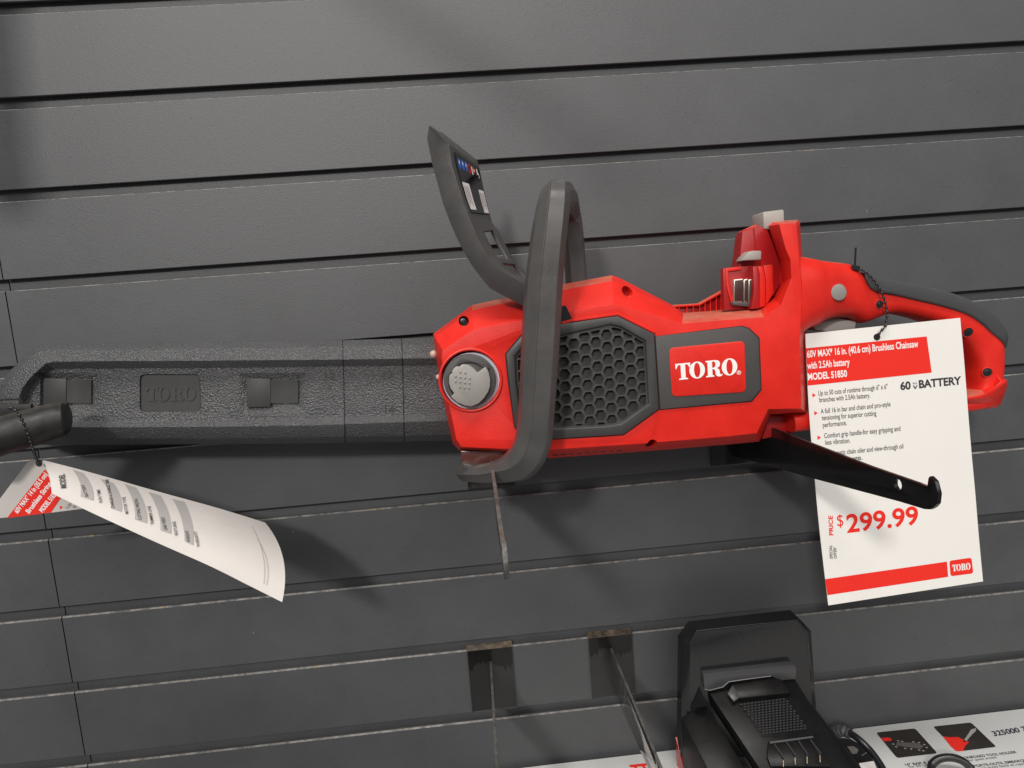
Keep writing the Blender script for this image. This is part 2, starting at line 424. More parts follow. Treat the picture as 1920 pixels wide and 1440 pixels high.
tag(wall_panel(SEAM + 0.5, 1500), 'charcoal grey slatted display wall panel behind the chainsaw', 'wall', kind='structure')
tag(wall_panel(-1500, SEAM - 0.5), 'charcoal grey slatted wall panel left of the vertical seam', 'wall', kind='structure')
bk = mesh('wall', [Vector((-1500, 14, 400)) * MM, Vector((1500, 14, 400)) * MM, Vector((1500, 14, -1300)) * MM, Vector((-1500, 14, -1300)) * MM], [(0, 1, 2, 3)], M_core)
tag(bk, 'dark backing board behind the slatted wall panels', 'wall', kind='structure')

# ------------------------------------------------------------------ faceout brackets (four of a kind)
XA = (P(1374, 860, 0) / MM).x
ARM = [(1420, 791), (1480, 814), (1633, 873), (1728, 906), (1742, 911), (1744, 896), (1747, 892), (1757, 902), (1763, 925), (1761, 944), (1755, 951), (1747, 955), (1736, 954.5),
       (1688, 940), (1530, 898), (1480, 884)]
prof = [PX(x, y, XA) / MM for x, y in ARM]
prof = [(-p.y, p.z - (-5 * SP - SLOT)) for p in prof]                # (h, z below the slat top)
k0 = (prof[1][1] - prof[2][1]) / (prof[1][0] - prof[2][0]); k1 = (prof[-1][1] - prof[-2][1]) / (prof[-1][0] - prof[-2][0])
prof = [(2.0, max(-62, prof[-1][1] + k1 * (2 - prof[-1][0])))] + [(2.0, min(-4, prof[1][1] + k0 * (2 - prof[1][0])))] + prof[1:]
M_plate = worn_material('bracket_plate_scuffed', (0.010, 0.010, 0.010), (0.06, 0.055, 0.05), (0.16, 0.12, 0.08), 0.60, 0.72)
M_plate.node_tree.nodes['Principled BSDF'].inputs['Roughness'].default_value = 0.16
M_acr = bpy.data.materials.new('smoky_clear_plastic'); M_acr.use_nodes = True
b_ = M_acr.node_tree.nodes['Principled BSDF']; b_.inputs['Base Color'].default_value = (0.70, 0.69, 0.67, 1); b_.inputs['Roughness'].default_value = 0.04
b_.inputs['Transmission Weight'].default_value = 1.0; b_.inputs['IOR'].default_value = 1.22
M_cut = worn_material('clear_plastic_cut_edge', (0.050, 0.047, 0.043), (0.17, 0.16, 0.145), (0.22, 0.16, 0.11), 0.40, 0.72)
M_frost = mat('clear_plastic_frosted_edge', (0.22, 0.215, 0.21), 0.4)
def bracket(cx, k, label, group, ls=1.0, clear=False):
    M_pl, M_ar = (M_acr, M_acr) if clear else (M_plate, M_black)
    base = Vector((cx, 0, -k * SP - SLOT)) * MM
    r = empty('faceout_bracket', base, label, 'bracket', group)
    L = lambda x, h, z: Vector((cx + x, -h, -k * SP - SLOT + z)) * MM
    hw = 22.5
    V = [L(-hw, 0.8, 0), L(hw, 0.8, 0), L(hw, 0.8, -65), L(-hw, 0.8, -65), L(-hw, 2.3, 0), L(hw, 2.3, 0), L(hw, 2.3, -65), L(-hw, 2.3, -65)]
    F = [(0, 1, 2, 3), (4, 7, 6, 5), (0, 4, 5, 1), (1, 5, 6, 2), (2, 6, 7, 3), (3, 7, 4, 0)]
    mesh('back_plate', V, F, M_pl, r, bevel=0 if clear else 0.5, mats=[M_pl, M_frost if clear else M_pl], fm=[0, 0, 1, 1, 1, 1])
    if clear:
        pts = [(-21.5, -1)] + [(21.5, -1)] + [(21.5 - i * 2.4, -16 - 7 * random.random() * (i % 2) - 4 * math.sin(i * .4)) for i in range(19)]
        pv, pf = fill([pts]); mesh('adhesive_patch', [L(x, 0.5, z) for x, z in pv], pf, M_hole, r, recalc=False)
    V = [L(-hw, 2.4, .2), L(hw, 2.4, .2), L(hw, -3.0, 3.6), L(-hw, -3.0, 3.6), L(-hw, 0.8, 0.2), L(hw, 0.8, 0.2), L(hw, -4, 3.1), L(-hw, -4, 3.1)]
    mesh('hook_lip', V, F, M_lip, r)
    th = 1.25
    n = len(prof)
    a = [L(-th, 2 + (h - 2) * ls, z) for h, z in prof]; b = [L(th, 2 + (h - 2) * ls, z) for h, z in prof]
    V = a + b; F = []; FM = []
    F.append(tuple(range(n))); FM.append(0); F.append(tuple(range(2 * n - 1, n - 1, -1))); FM.append(0)
    for i in range(n):
        j = (i + 1) % n; F.append((i, j, n + j, n + i)); FM.append(1 if (0 < i < 4 or clear) else 0)
    cut = None
    hp = PX(1687, 908, XA) / MM; hh, hz = 2 + (-hp.y - 2) * ls, hp.z - (-5 * SP - SLOT)
    rr = 3.2; cc = []
    for s in (-5, 5): cc.append([L(s, hh + rr * math.cos(2 * math.pi * i / 20), hz + rr * math.sin(2 * math.pi * i / 20)) for i in range(20)])
    cut = [loft('cutter', cc, M_black)]
    mesh('arm', V, F, M_ar, r, mats=[M_ar, M_cut if clear else M_blackw], fm=FM, cut=cut, bevel=0.3 if clear else 0.5, seg=2)
    return r
bracket(XA, 5, 'black metal bracket whose hooked arm passes in front of the price tag', None)
CLG = 'clear plastic brackets hooked into the slatted wall'
bracket((P(920, 890, 0) / MM).x, 5, 'clear smoky plastic bracket under the front handle of the chainsaw, seen end on', CLG, 1.13, True)
bracket((P(923, 1275, 0) / MM).x, 8, 'empty clear plastic bracket low on the wall, straight below the chainsaw front handle', CLG, 1.0, True)
bracket((P(1147, 1250, 0) / MM).x, 8, 'empty clear plastic bracket on the wall just left of the battery charger', CLG, 1.0, True)

# added unseen pole above the frame, put there to cast a soft wall shadow
KEY = Vector((-920, -2600, 920))
def caster(px, py, h):
    W = P(px, py, 0) / MM; return (W + (KEY - W) * (h / 2600)) * MM
pole = empty('shadow_pole', caster(1120, 270, 500), 'added unseen pole above the frame that casts a soft diagonal shadow on the wall', 'shadow caster')
c0, c1 = caster(1090, 260, 500), caster(700, -20, 470)
V, F = tube_data([c0, lerp(c0, c1, 1), lerp(c0, c1, 1.9)], 9 * MM, 20); mesh('shaft', V, F, M_tube, pole, smooth=60)
V, F = tube_data([lerp(c0, c1, -.22), lerp(c0, c1, -.02)], 11 * MM, 20); mesh('grip', V, F, M_grip, pole, smooth=60)  # thicker lower end of the added pole
pole2 = empty('shadow_pole', caster(12, 330, 260), 'added unseen upright pole that casts a shadow along the upper left edge', 'shadow caster')  # second added pole, unseen, put there to darken the upper left wall
c0, c1 = caster(16, 340, 260), caster(-12, -60, 260)
V, F = tube_data([c0, c1, lerp(c0, c1, 2)], 16 * MM, 20); mesh('shaft', V, F, M_tube, pole2, smooth=60)
V, F = tube_data([lerp(c0, c1, -.12), lerp(c0, c1, .08)], 19 * MM, 20); mesh('grip', V, F, M_grip, pole2, smooth=60)

# ------------------------------------------------------------------ bar cover (scabbard)
def cover():
    O = [(850, 632), (640, 638), (400, 642), (200, 645), (90, 647), (62, 652), (20, 694), (4, 716), (-8, 745), (-8, 790), (20, 822), (60, 834), (128, 834), (400, 833), (600, 831), (850, 826)]
    R1 = [(850, 645), (640, 650), (400, 653), (200, 655), (92, 656), (68, 660), (30, 698), (14, 720), (4, 747), (4, 788), (28, 814), (64, 824), (128, 822), (400, 822), (600, 820), (850, 815)]
    R2 = [(850, 671), (640, 674), (400, 676), (200, 677), (102, 678), (86, 681), (54, 711), (42, 727), (34, 749), (34, 782), (48, 796), (76, 801), (128, 801), (400, 800), (600, 797), (850, 788)]
    R3 = [(850, 685), (640, 687), (400, 690), (200, 691), (106, 692), (94, 694), (66, 718), (56, 731), (50, 750), (50, 776), (60, 786), (80, 790), (128, 790), (400, 788), (600, 784), (850, 776)]
    rings = [ring(O, 38), ring(O, 50), ring(R1, 64), ring(R2, 74), ring(R3, 65)]
    root = empty('bar_cover', P(400, 833, 50), 'grained black plastic guide bar cover sticking out left of the red chainsaw', 'bar cover')
    hp = 65
    cuts = []
    em = rounded([(262, 702), (375, 702), (377, 772), (262, 773)], 11)
    cuts.append(loft('cutter', [ring(em, hp - 2.0), ring(em, hp + 6)], M_scab))
    for (x0, x1) in ((80, 172), (462, 560)):
        inn = [(x0, 708), (x1, 711), (x1, 757), (x0, 765)]
        lx = 5 if x0 < 200 else 16
        outr = [(x0 - lx, 698), (x1 + 22, 697), (x1 + 22, 783), (x0 - lx - 2, 783)]
        a = ring(inn, hp - 3.5); b = ring(outr, hp + 0.6)
        cuts.append(loft('cutter', [a, b, [v + Vector((0, -.02, 0)) for v in b]], M_scab))
    for x in (642, 753):
        g = [(x - 0.9, 600), (x + 0.9, 600), (x + 5.1, 860), (x + 3.3, 860)]
        for (ya, yb, ha, hb) in ((600, 860, 0, 0),):
            pass
    body = loft('shell', rings, M_scab, root, cut=cuts, bevel=1.3, seg=3, bang=12, smooth=60)
    # seam beads standing in for the snap lines of the telescoping end
    for x in (642, 753):
        prof_ = [(x, 0, O, 51), (x + .5, 0, R1, 64.4), (x + 1.2, 0, R2, 74.3), (x + 1.8, 0, R3, 65.4), (x + 4.0, 1, R3, 65.4), (x + 4.4, 1, R2, 74.3), (x + 4.8, 1, R1, 64.4), (x + 5, 1, O, 51)]
        def yat(ringpts, xx, low):
            pts = sorted([p for p in ringpts if (p[1] > 740) == bool(low) and p[0] >= 128])
            for a, b in zip(pts, pts[1:]):
                if a[0] <= xx <= b[0]: return lerp(a[1], b[1], (xx - a[0]) / (b[0] - a[0]))
        pa = [P(q[0] - .8, yat(q[2], q[0], q[1]), q[3]) for q in prof_]; pb = [P(q[0] + .8, yat(q[2], q[0], q[1]), q[3]) for q in prof_]
        mesh('seam', pa + pb, [(i, i + 1, i + 9, i + 8) for i in range(7)], M_hole, root)
    logo = loft('emblem', [ring(rounded([(263, 703), (374, 703), (376, 771), (263, 772)], 10), hp - 2.2), ring(rounded([(263, 703), (374, 703), (376, 771), (263, 772)], 10), hp - 1.7)], M_scabs, root)
    V, F = WORD
    q = [(274, 727), (367, 726), (367, 751), (274, 752)]
    fr = [P(*bil(q, x, y), hp - 1.0) for x, y in V]; n = len(fr)
    bk_ = back(fr, hp - 2); E = {}
    for f in F:
        for a, b in zip(f, f[1:] + f[:1]):
            E[(a, b)] = 1
    walls = [(a, b, n + b, n + a) for (a, b) in E if (b, a) not in E]
    mesh('wordmark', fr + bk_, list(F) + walls, M_scabs, logo, recalc=False, smooth=20)
    for (x0, xm, x1) in ((80, 124, 172), (462, 507, 560)):
        prism('clip', [(x0 + 1, 709), (xm, 710), (xm, 763), (x0 + 1, 764)], hp - 0.6, hp - 6, M_scabs, root, bevel=0.4)
        rr = []
        for i in range(7):
            t = i / 6; x = lerp(xm, x1 - 1, t); hh = hp - 1.2 - 1.6 * math.sin(math.pi * min(1, t * 1.0)) * 1.0
            rr.append([P(x, 712, hh), P(x, 756, hh), P(x, 756, hp - 7), P(x, 712, hp - 7)])
        loft('clip', rr, M_scabs, root)
    nums = [line('12', (610, 711), (627, 710), (0, -14), flat(hp + .35), 0.01), line('13', (718, 710), (735, 709), (0, -14), flat(hp + .35), 0.01),
            line('14', (722, 774), (740, 773), (0, -14), flat(hp + .35), 0.01)]
    for nb in nums: printed('size_number', [nb], M_scabs, root)
cover()

# ------------------------------------------------------------------ the chainsaw
HF, HS, HB = 125, 101, 34
saw = empty('chainsaw', P(1150, 855, 100), 'red and black battery chainsaw resting on two wall brackets', 'chainsaw')
BODY = [((812, 626), (830, 657)), ((885, 572), (888, 618)), ((945, 559), (951, 606)), ((1056, 533), (1066, 585)), ((1147, 516), (1150, 571)), ((1161, 521), (1166, 574)),
        ((1261, 572), (1262, 600)), ((1281, 588), (1279, 607)), ((1360, 583), (1364, 600)), ((1424, 576), (1432, 595)), ((1450, 557), (1464, 573)), ((1464, 530), (1484, 521)),
        ((1460, 490), (1482, 487)), ((1449, 456), (1473, 466)), ((1438, 424), (1461, 421)), ((1447, 416), (1465, 419)), ((1473, 413), (1477, 419)), ((1496, 412), (1492, 419)), ((1500, 418), (1494, 425)),
        ((1505, 486), (1499, 488)), ((1510, 525), (1502, 527)), ((1514, 562), (1503, 563)), ((1514, 605), (1501, 606)), ((1510, 640), (1499, 640)), ((1511, 680), (1500, 680)),
        ((1514, 744), (1502, 744)), ((1514, 776), (1502, 766)), ((1494, 776), (1488, 766)), ((1445, 777), (1440, 767)), ((1424, 828), (1419, 812)), ((1370, 833), (1366, 818)),
        ((1200, 847), (1198, 832)), ((1031, 859), (1030, 843)), ((951, 849), (951, 842)), ((861, 845), (865, 838)), ((849, 832), (856, 824)), ((830, 744), (838, 739)), ((817, 666), (828, 672))]
Os = ring([b[0] for b in BODY], 88); Is = ring([b[1] for b in BODY], HF)
cuts = []
def hole(px, py, r, h0=80, h1=140):
    f = cyl_px(px, py, r, HF, 24); cuts.append(loft('cutter', [back(f, h0), back(f, h1)], M_hole))
HOLES = [(869, 603, 10), (1186, 545, 11), (1224, 834, 10)]
for a in HOLES: hole(*a, h0=92)
hole(882, 713, 55, h0=106)
GO = [(948, 664), (979, 627), (1052, 607), (1140, 594.5), (1159, 592), (1227, 626), (1236, 767), (1169, 815), (1140, 817), (1036, 823), (985, 826), (965, 800), (953, 712)]
GOi = [(1092 + (x - 1092) * .985, 710 + (y - 710) * .985) for x, y in GO]
cuts.append(loft('cutter', [back(ring(GOi, HF), 116), back(ring(GOi, HF), 140)], M_hole))
housing = loft('housing', [back(Os, HB), Os, ring([(lerp(o_[0], i_[0], .2), lerp(o_[1], i_[1], .2)) for o_, i_ in BODY], HS + 2), Is], M_red, saw, cut=cuts, bevel=2.0, seg=3, bang=14, smooth=40)
for i, (x, y, r) in enumerate(HOLES):
    s = disc('screw', x + 1, y + 1, r * 0.8, 99 if i == 0 else 94, 92, M_screw, saw, n=20)
    if i == 0:
        disc('socket', x + 1, y + 1, r * 0.4, 99.3, 98, M_hole, s, n=6)
# rear rim step between the cover and the front shroud, and slots of the lower edge
for i in range(9):
    x = 1040 + i * 15; y = 853 - (x - 1031) * 0.067
    pass
lw = [poly([(1036 + i * 15, 852.3 - i * 1.0), (1048 + i * 15, 851.4 - i * 1.0), (1046 + i * 15, 853.4 - i * 1.0), (1036 + i * 15, 854.2 - i * 1.0)], flat(114)) for i in range(9)]
# lip line above the grille
sections('rim', [((1053, 603), (1053, 609), 125, 3), ((1072, 598), (1072, 604), 125, 3), ((1158, 586), (1158, 592), 125, 3), ((1228, 620), (1226, 626), 125, 3)], M_red, saw, sub=1, n=8)

# oil cap
cap = empty('oil_cap', P(881, 714, 120), None, None); put(cap, None); cap.parent = saw; cap.matrix_parent_inverse = Matrix.Translation(-saw.location)
def sub(fn, *a, **k):
    o = fn(*a, **k); o.parent = cap; o.matrix_parent_inverse = Matrix.Translation(-(cap.location)); return o
annulus('rim', 882, 713, 60.5, 55.5, 127, 118, M_red, saw, bevel=1.0)
sub(annulus, 'collar', 884, 714, 53.5, 46, 122, 107, M_ring, None)
sub(disc, 'cap_body', 881, 713.5, 49, 128, 107, M_dark, None, bevel=1.0, n=56)
def c8(x, y): return (820 + x / 10.29, 640 + y / 10.29)
kn = [(500, 440), (600, 455), (690, 510), (780, 610), (930, 490), (990, 590), (1020, 720), (1020, 860), (980, 980), (900, 1100), (800, 1200), (660, 1260), (520, 1240), (380, 1180), (260, 1070),
      (330, 1005), (250, 910), (220, 800), (225, 700), (245, 640), (285, 620), (275, 575), (330, 510), (390, 475), (430, 495), (450, 460)]
sub(prism, 'knob', [c8(*p) for p in kn], 132, 122, mat('knob_plastic', (0.27, 0.255, 0.235), 0.42, bump=[('noise', 1500, 0.06, 0.0003)]), None, bevel=0.7)
arc = []
for i in range(25):
    a = math.radians(122 + i * (330 - 122) / 24); arc.append(c8(600 + 478 * math.cos(a), 745 + 478 * math.sin(a)))
for i in range(25):
    a = math.radians(330 - i * (330 - 122) / 24); arc.append(c8(610 + 392 * math.cos(a), 790 + 380 * math.sin(a)))
sub(prism, 'latch_ring', arc, 130.5, 122, M_bezel, None, bevel=0.7)
bumps = []
for (x, y) in ((445, 590), (540, 605), (355, 675), (445, 690), (535, 700), (625, 712), (350, 770), (440, 780), (530, 797), (620, 803), (435, 878), (525, 890), (612, 897)):
    bumps.append(sphere_data(P(*c8(x, y), 131.9), 0.95 * MM, 10, 6))
V, F = merge(bumps); o = mesh('grip_dots', V, F, MATS['knob_plastic'], None, smooth=80); o.parent = cap; o.matrix_parent_inverse = Matrix.Translation(-cap.location)
o = mesh('oil_sight', *merge([sphere_data(P(813, 664, 88), 3.1 * MM, 12, 8)]), M_pink, saw, smooth=80)
o = mesh('oil_sight', *merge([sphere_data(P(822, 707, 92), 2.2 * MM, 12, 8)]), M_pink, saw, smooth=80)

# vent grille
GO = [(948, 664), (979, 627), (1052, 607), (1159, 592), (1227, 626), (1236, 767), (1169, 815), (1036, 823), (985, 826), (965, 800), (953, 712)]
GI = [(968, 668), (990, 642), (1049, 631), (1143, 610), (1162, 614), (1208, 640), (1214, 757), (1162, 793), (1132, 797), (1040, 801), (990, 803), (980, 790), (970, 715)]
HG = 127.2
def clip(pl, conv):
    area2 = sum(a[0] * b[1] - b[0] * a[1] for a, b in zip(conv, conv[1:] + conv[:1])); sg = 1 if area2 > 0 else -1
    for a, b in zip(conv, conv[1:] + conv[:1]):
        out = []
        ins = lambda p: sg * ((b[0] - a[0]) * (p[1] - a[1]) - (b[1] - a[1]) * (p[0] - a[0])) >= 0
        for p, q in zip(pl, pl[1:] + pl[:1]):
            if ins(p): out.append(p)
            if ins(p) != ins(q):
                d1 = (b[0] - a[0]) * (p[1] - a[1]) - (b[1] - a[1]) * (p[0] - a[0]); d2 = (b[0] - a[0]) * (q[1] - a[1]) - (b[1] - a[1]) * (q[0] - a[0])
                t = d1 / (d1 - d2); out.append((p[0] + (q[0] - p[0]) * t, p[1] + (q[1] - p[1]) * t))
        pl = out
        if len(pl) < 3: return []
    return pl
GIC = [(1092 + (x - 1092) * .982, 708 + (y - 708) * .982) for x, y in GI]; GIX = [(1092 + (x - 1092) * 1.012, 708 + (y - 708) * 1.012) for x, y in GI]
holes = []; dots = []
for i in range(-9, 7):
    for j in range(-6, 12):
        cx = 1136.9 + i * 20.6 + j * 1.5 + (0.75 if i % 2 else 0); cy = 626.8 - i * 1.4 + j * 22.85 + (12.6 if i % 2 else 0)
        hx = [(cx + 10.2 * math.cos(math.radians(60 * k - 4)), cy + 10.4 * math.sin(math.radians(60 * k - 4))) for k in range(6)]
        c = clip(hx, GIC)
        if len(c) < 3: continue
        a2 = abs(sum(a[0] * b[1] - b[0] * a[1] for a, b in zip(c, c[1:] + c[:1]))) / 2
        if a2 < 25: continue
        holes.append(c)
        for k in range(-3, 4):
            for l in range(-3, 4):
                x = cx + 3.1 * (k + 0.5 * (l % 2)); y = cy + 2.7 * l
                if (x - cx) ** 2 + (y - cy) ** 2 < 85: dots.append((x, y))
grille = None
V2, F2 = fill([GIX] + holes)
fr = [P(x, y, HG - 1.0) for x, y in V2]; bkr = [P(x, y, HG - 4.6) for x, y in V2]; n = len(fr)
Ed = {}
for f in F2:
    for a, b in zip(f, f[1:] + f[:1]): Ed[(a, b)] = 1
WALLS = [(a, b, n + b, n + a) for (a, b) in Ed if (b, a) not in Ed]
grille = mesh('vent_grille', fr + bkr, list(F2) + WALLS, M_grille, saw, recalc=False, smooth=25, bevel=0.28, seg=2, bang=50)
GM = [(GO[i][0] * .5, GO[i][1]) for i in range(0)]
def offs(pl, d):
    cx = sum(p[0] for p in pl) / len(pl); cy = sum(p[1] for p in pl) / len(pl); out = []
    for x, y in pl:
        l = math.hypot(x - cx, y - cy); out.append((x - (x - cx) / l * d, y - (y - cy) / l * d))
    return out
GO2 = [(948, 664), (979, 627), (1052, 607), (1140, 594.5), (1159, 592), (1227, 626), (1236, 767), (1169, 815), (1140, 817), (1036, 823), (985, 826), (965, 800), (953, 712)]
a = ring(GO2, 124.5); b = ring(offs(GO2, 1.0), HG + 0.8); c = ring(offs(GI, -4), HG + 1.2); d = ring(GI, HG - 1.0); e = ring(GI, HG - 4)
loft('grille_frame', [a, b, c, d, e], M_grille, grille, cap0=False, cap1=False, bevel=0.5, bang=10, smooth=40)
scr = loft('mesh_screen', [ring(offs(GO2, 2), 121.6), ring(offs(GI, -3), 121.8)], M_bezel, grille, cap1=True)
V, F = [], []
for (x, y) in dots:
    o_ = len(V); V += [P(x + 1.05 * math.cos(k * math.pi / 3), y + 1.05 * math.sin(k * math.pi / 3), 122.05) for k in range(6)]; F.append(tuple(o_ + 5 - k for k in range(6)))
mesh('screen_holes', V, F, M_hole, grille, recalc=False)['kind'] = 'stuff'

# badge
BZ = [(1229, 631), (1390, 612), (1404, 616), (1423, 634), (1427, 730), (1409, 752), (1238, 768)]
bez = prism('badge', BZ, 126.6, 120, M_bezel, saw, bevel=0.8)
RQ = [(1254, 652.5), (1396, 639), (1399, 735), (1260, 744)]
loft('badge_plate', [ring(rounded(RQ, 10), 126.3), ring(rounded(RQ, 10), 127.4)], M_inkred if False else M_red, bez, bevel=0.5)
WQ = [(1266, 682.5), (1382, 671), (1383, 702), (1268, 713)]
printed('wordmark', [word(WQ, flat(127.6)), line('®', (1381.5, 702.5), (1389.5, 702), (0, -7), flat(127.6), 0.01)], M_white, bez)

def grow(pl, d):
    return offs(pl, -d)
loft('panel_gap', [ring(grow(BZ, 1.6), 124), ring(grow(BZ, 1.6), 125.35)], M_hole, saw)
G3 = grow(GO2, 1.5); V = ring(GO2, 125.35) + ring(G3, 125.35); n = len(GO2)
mesh('panel_gap', V, [(i, (i + 1) % n, n + (i + 1) % n, n + i) for i in range(n)], M_hole, saw)
prism('handle_notch', [(1050, 574), (1061, 573), (1073, 598), (1052, 604)], 125.6, 118, M_hole, saw, bevel=0)
# lower body details
printed('lower_slots', lw, M_hole, saw)
prism('chain_brake_shroud', [(863, 845), (952, 846), (945, 868), (902, 876), (866, 868)], 108, 60, M_mud, saw, bevel=1.0)
prism('rear_scoop', [(1444, 779), (1493, 779), (1514, 779), (1502, 802), (1490, 812), (1428, 824)], 86, 45, M_redshade, saw, bevel=1.0)  # recess drawn in the shaded red

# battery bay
bay = prism('battery_bay', [(1382, 500), (1390, 440), (1394, 433), (1418, 424), (1440, 424), (1452, 456), (1464, 490), (1468, 545), (1430, 592), (1384, 592)], 84, 72, M_redshade, saw, bevel=0.8)
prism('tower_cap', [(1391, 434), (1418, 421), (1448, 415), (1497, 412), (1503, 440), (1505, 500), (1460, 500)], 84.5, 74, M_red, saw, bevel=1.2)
prism('bay_face', [(1386, 500), (1393, 434), (1414, 425.5), (1437, 425), (1450, 457), (1462, 492), (1464, 530), (1450, 556), (1386, 570)], 95, 86, M_redshade, saw, bevel=0.5)
sections('bay_rib', [((1412.5, 428), (1414, 428), 95.2, 1.5), ((1415, 468), (1416.5, 468), 95.2, 1.5)], M_redshade, bay, sub=1, n=6)
blk = prism('contact_block', [(1356, 503), (1390, 499), (1412, 498), (1412, 580), (1358, 582)], 99, 92, M_redshade, saw, bevel=0.8)
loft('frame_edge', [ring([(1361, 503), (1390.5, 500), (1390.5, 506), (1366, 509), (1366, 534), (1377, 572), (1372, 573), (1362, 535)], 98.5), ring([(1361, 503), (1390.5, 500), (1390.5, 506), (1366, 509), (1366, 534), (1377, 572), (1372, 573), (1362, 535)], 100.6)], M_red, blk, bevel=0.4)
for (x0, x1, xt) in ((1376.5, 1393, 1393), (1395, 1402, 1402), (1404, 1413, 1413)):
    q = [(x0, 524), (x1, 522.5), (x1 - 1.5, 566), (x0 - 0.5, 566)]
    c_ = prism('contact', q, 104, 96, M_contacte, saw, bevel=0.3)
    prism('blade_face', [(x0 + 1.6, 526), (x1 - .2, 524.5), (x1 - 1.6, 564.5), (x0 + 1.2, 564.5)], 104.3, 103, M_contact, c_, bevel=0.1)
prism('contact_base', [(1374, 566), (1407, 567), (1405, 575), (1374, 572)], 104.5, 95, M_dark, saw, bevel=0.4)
prism('guide_block', [(1412, 500), (1420, 498), (1424, 510), (1425, 578), (1408, 580), (1414, 545)], 108, 70, M_redshade, saw, bevel=0.8)
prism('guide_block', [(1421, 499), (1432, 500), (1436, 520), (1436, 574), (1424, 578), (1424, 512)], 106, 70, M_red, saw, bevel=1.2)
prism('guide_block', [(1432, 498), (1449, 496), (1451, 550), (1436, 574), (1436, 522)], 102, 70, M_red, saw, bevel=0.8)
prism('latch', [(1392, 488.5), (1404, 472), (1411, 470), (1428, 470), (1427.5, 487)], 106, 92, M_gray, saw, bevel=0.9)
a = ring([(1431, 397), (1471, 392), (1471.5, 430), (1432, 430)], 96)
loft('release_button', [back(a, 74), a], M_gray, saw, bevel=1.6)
rail = prism('bay_rail', [(1255, 575), (1309, 570), (1356, 544), (1360, 600), (1255, 612)], 60, 52, M_redshade, saw, bevel=0.5)
sections('rail_top', [((1255, 572), (1255, 577), 62, 8), ((1309, 568.5), (1309, 574), 62, 8), ((1357, 542), (1357, 548), 62, 8)], M_red, rail, sub=1, n=8)
rl = []
for x in (1272, 1287, 1299, 1311, 1321, 1331, 1342, 1351):
    yt = 574 - (x - 1261) * 0.08 if x < 1309 else 570 - (x - 1309) * 0.54
    rl.append(loft_data([ring([(x, yt), (x + 2, yt), (x + 2, 604), (x, 604)], 60), ring([(x, yt), (x + 2, yt), (x + 2, 604), (x, 604)], 64)]))
mesh('rail_ribs', *merge(rl), M_red, rail)

# rear handle
RH = [((1462, 478), (1462, 640), 94, 61), ((1490, 483), (1490, 619), 93, 59), ((1506, 486), (1507, 613), 92, 55), ((1522, 489), (1522, 604), 91, 50), ((1545, 492), (1545, 597), 89, 45), ((1575, 496), (1578, 596), 87, 40), ((1598, 514), (1604, 606), 85, 36),
      ((1622, 521), (1630, 598), 84, 34), ((1651, 529), (1660, 588), 84, 34), ((1700, 539), (1700, 594), 84, 34), ((1755, 552), (1742, 607), 84, 34), ((1801, 571), (1776, 627), 84, 34), ((1831, 591), (1795, 646), 84, 34),
      ((1849, 612), (1805, 664), 84, 34), ((1860, 640), (1811, 684), 84, 36), ((1862, 672), (1812, 704), 84, 36), ((1860, 700), (1812, 722), 84, 36), ((1858, 728), (1806, 738), 84, 36), ((1836, 758), (1800, 742), 84, 36), ((1795, 768), (1785, 746), 84, 36),
      ((1700, 782), (1698, 752), 84, 36), ((1600, 792), (1598, 760), 84, 36), ((1500, 803), (1498, 766), 84, 40), ((1470, 806), (1468, 768), 84, 40)]
rh = sections('rear_handle', RH, M_red, saw, sub=4, n=20, expo=3.4, smooth=50)
FT = [(1862, 690), (1874, 706), (1888, 712), (1889.5, 722), (1883, 742), (1876, 759), (1868, 764), (1843, 767.5), (1810, 762), (1806, 738), (1840, 730), (1858, 715)]
def crease(p):
    a, b, c = Vector((1812, 747)), Vector((1844, 742)), Vector((1884, 717))
    best = None
    for q, r in ((a, b), (b, c)):
        t = max(0, min(1, (Vector(p) - q).dot(r - q) / (r - q).length_squared)); z = q + (r - q) * t
        if best is None or (z - Vector(p)).length < (best - Vector(p)).length: best = z
    return tuple(lerp(Vector(p), best, 0.86))
f = ring(FT, 97); f1 = ring([crease(p) for p in FT], 107)
loft('heel', [back(f, 66), f, f1], M_red, rh, bevel=0.9, bang=12)
GRP = [((1589, 513), (1593, 517)), ((1595, 513), (1600, 536)), ((1612, 518), (1614, 548)), ((1651, 526), (1651, 555)), ((1700, 536), (1688, 564)), ((1755, 549), (1738, 576)), ((1801, 567.5), (1782, 590)), ((1831, 588), (1808, 606)),
       ((1851, 609), (1829, 625)), ((1859, 627), (1848, 640)), ((1862, 651), (1858, 650))]
sections('grip', [(a_, b_, 84, d_) for (a_, b_), d_ in zip(GRP, [40, 42, 41, 40, 39, 38, 38, 38, 37, 36, 28])], M_grip, saw, sub=4, n=24, expo=9, smooth=40)
prism('trigger', [(1518, 608), (1532, 599), (1545, 596), (1572, 595), (1607, 603), (1604, 618), (1555, 622), (1530, 620)], 92, 76, M_gray, saw, bevel=1.6)
f0 = cyl_px(1570, 546, 16.5, 108, 32); f1 = cyl_px(1573, 549, 15, 117, 32)
loft('lock_button', [back(f0, 95), f0, f1], mat('lock_button_plastic', (0.24, 0.225, 0.205), 0.4), saw, bevel=1.2)
annulus('button_collar', 1569.5, 545.5, 19, 16.8, 106.8, 95, M_redshade, saw, bevel=0.3)
bpy.context.view_layer.update()
def surf_h(o, px, py):
    mw = o.matrix_world; iv = mw.inverted(); og = iv @ (CAM * MM); d = (iv.to_3x3() @ ray(px, py)).normalized()
    ok, loc, nn, fi = o.ray_cast(og, d)
    return -(mw @ loc).y / MM, (mw.to_3x3() @ nn).normalized()
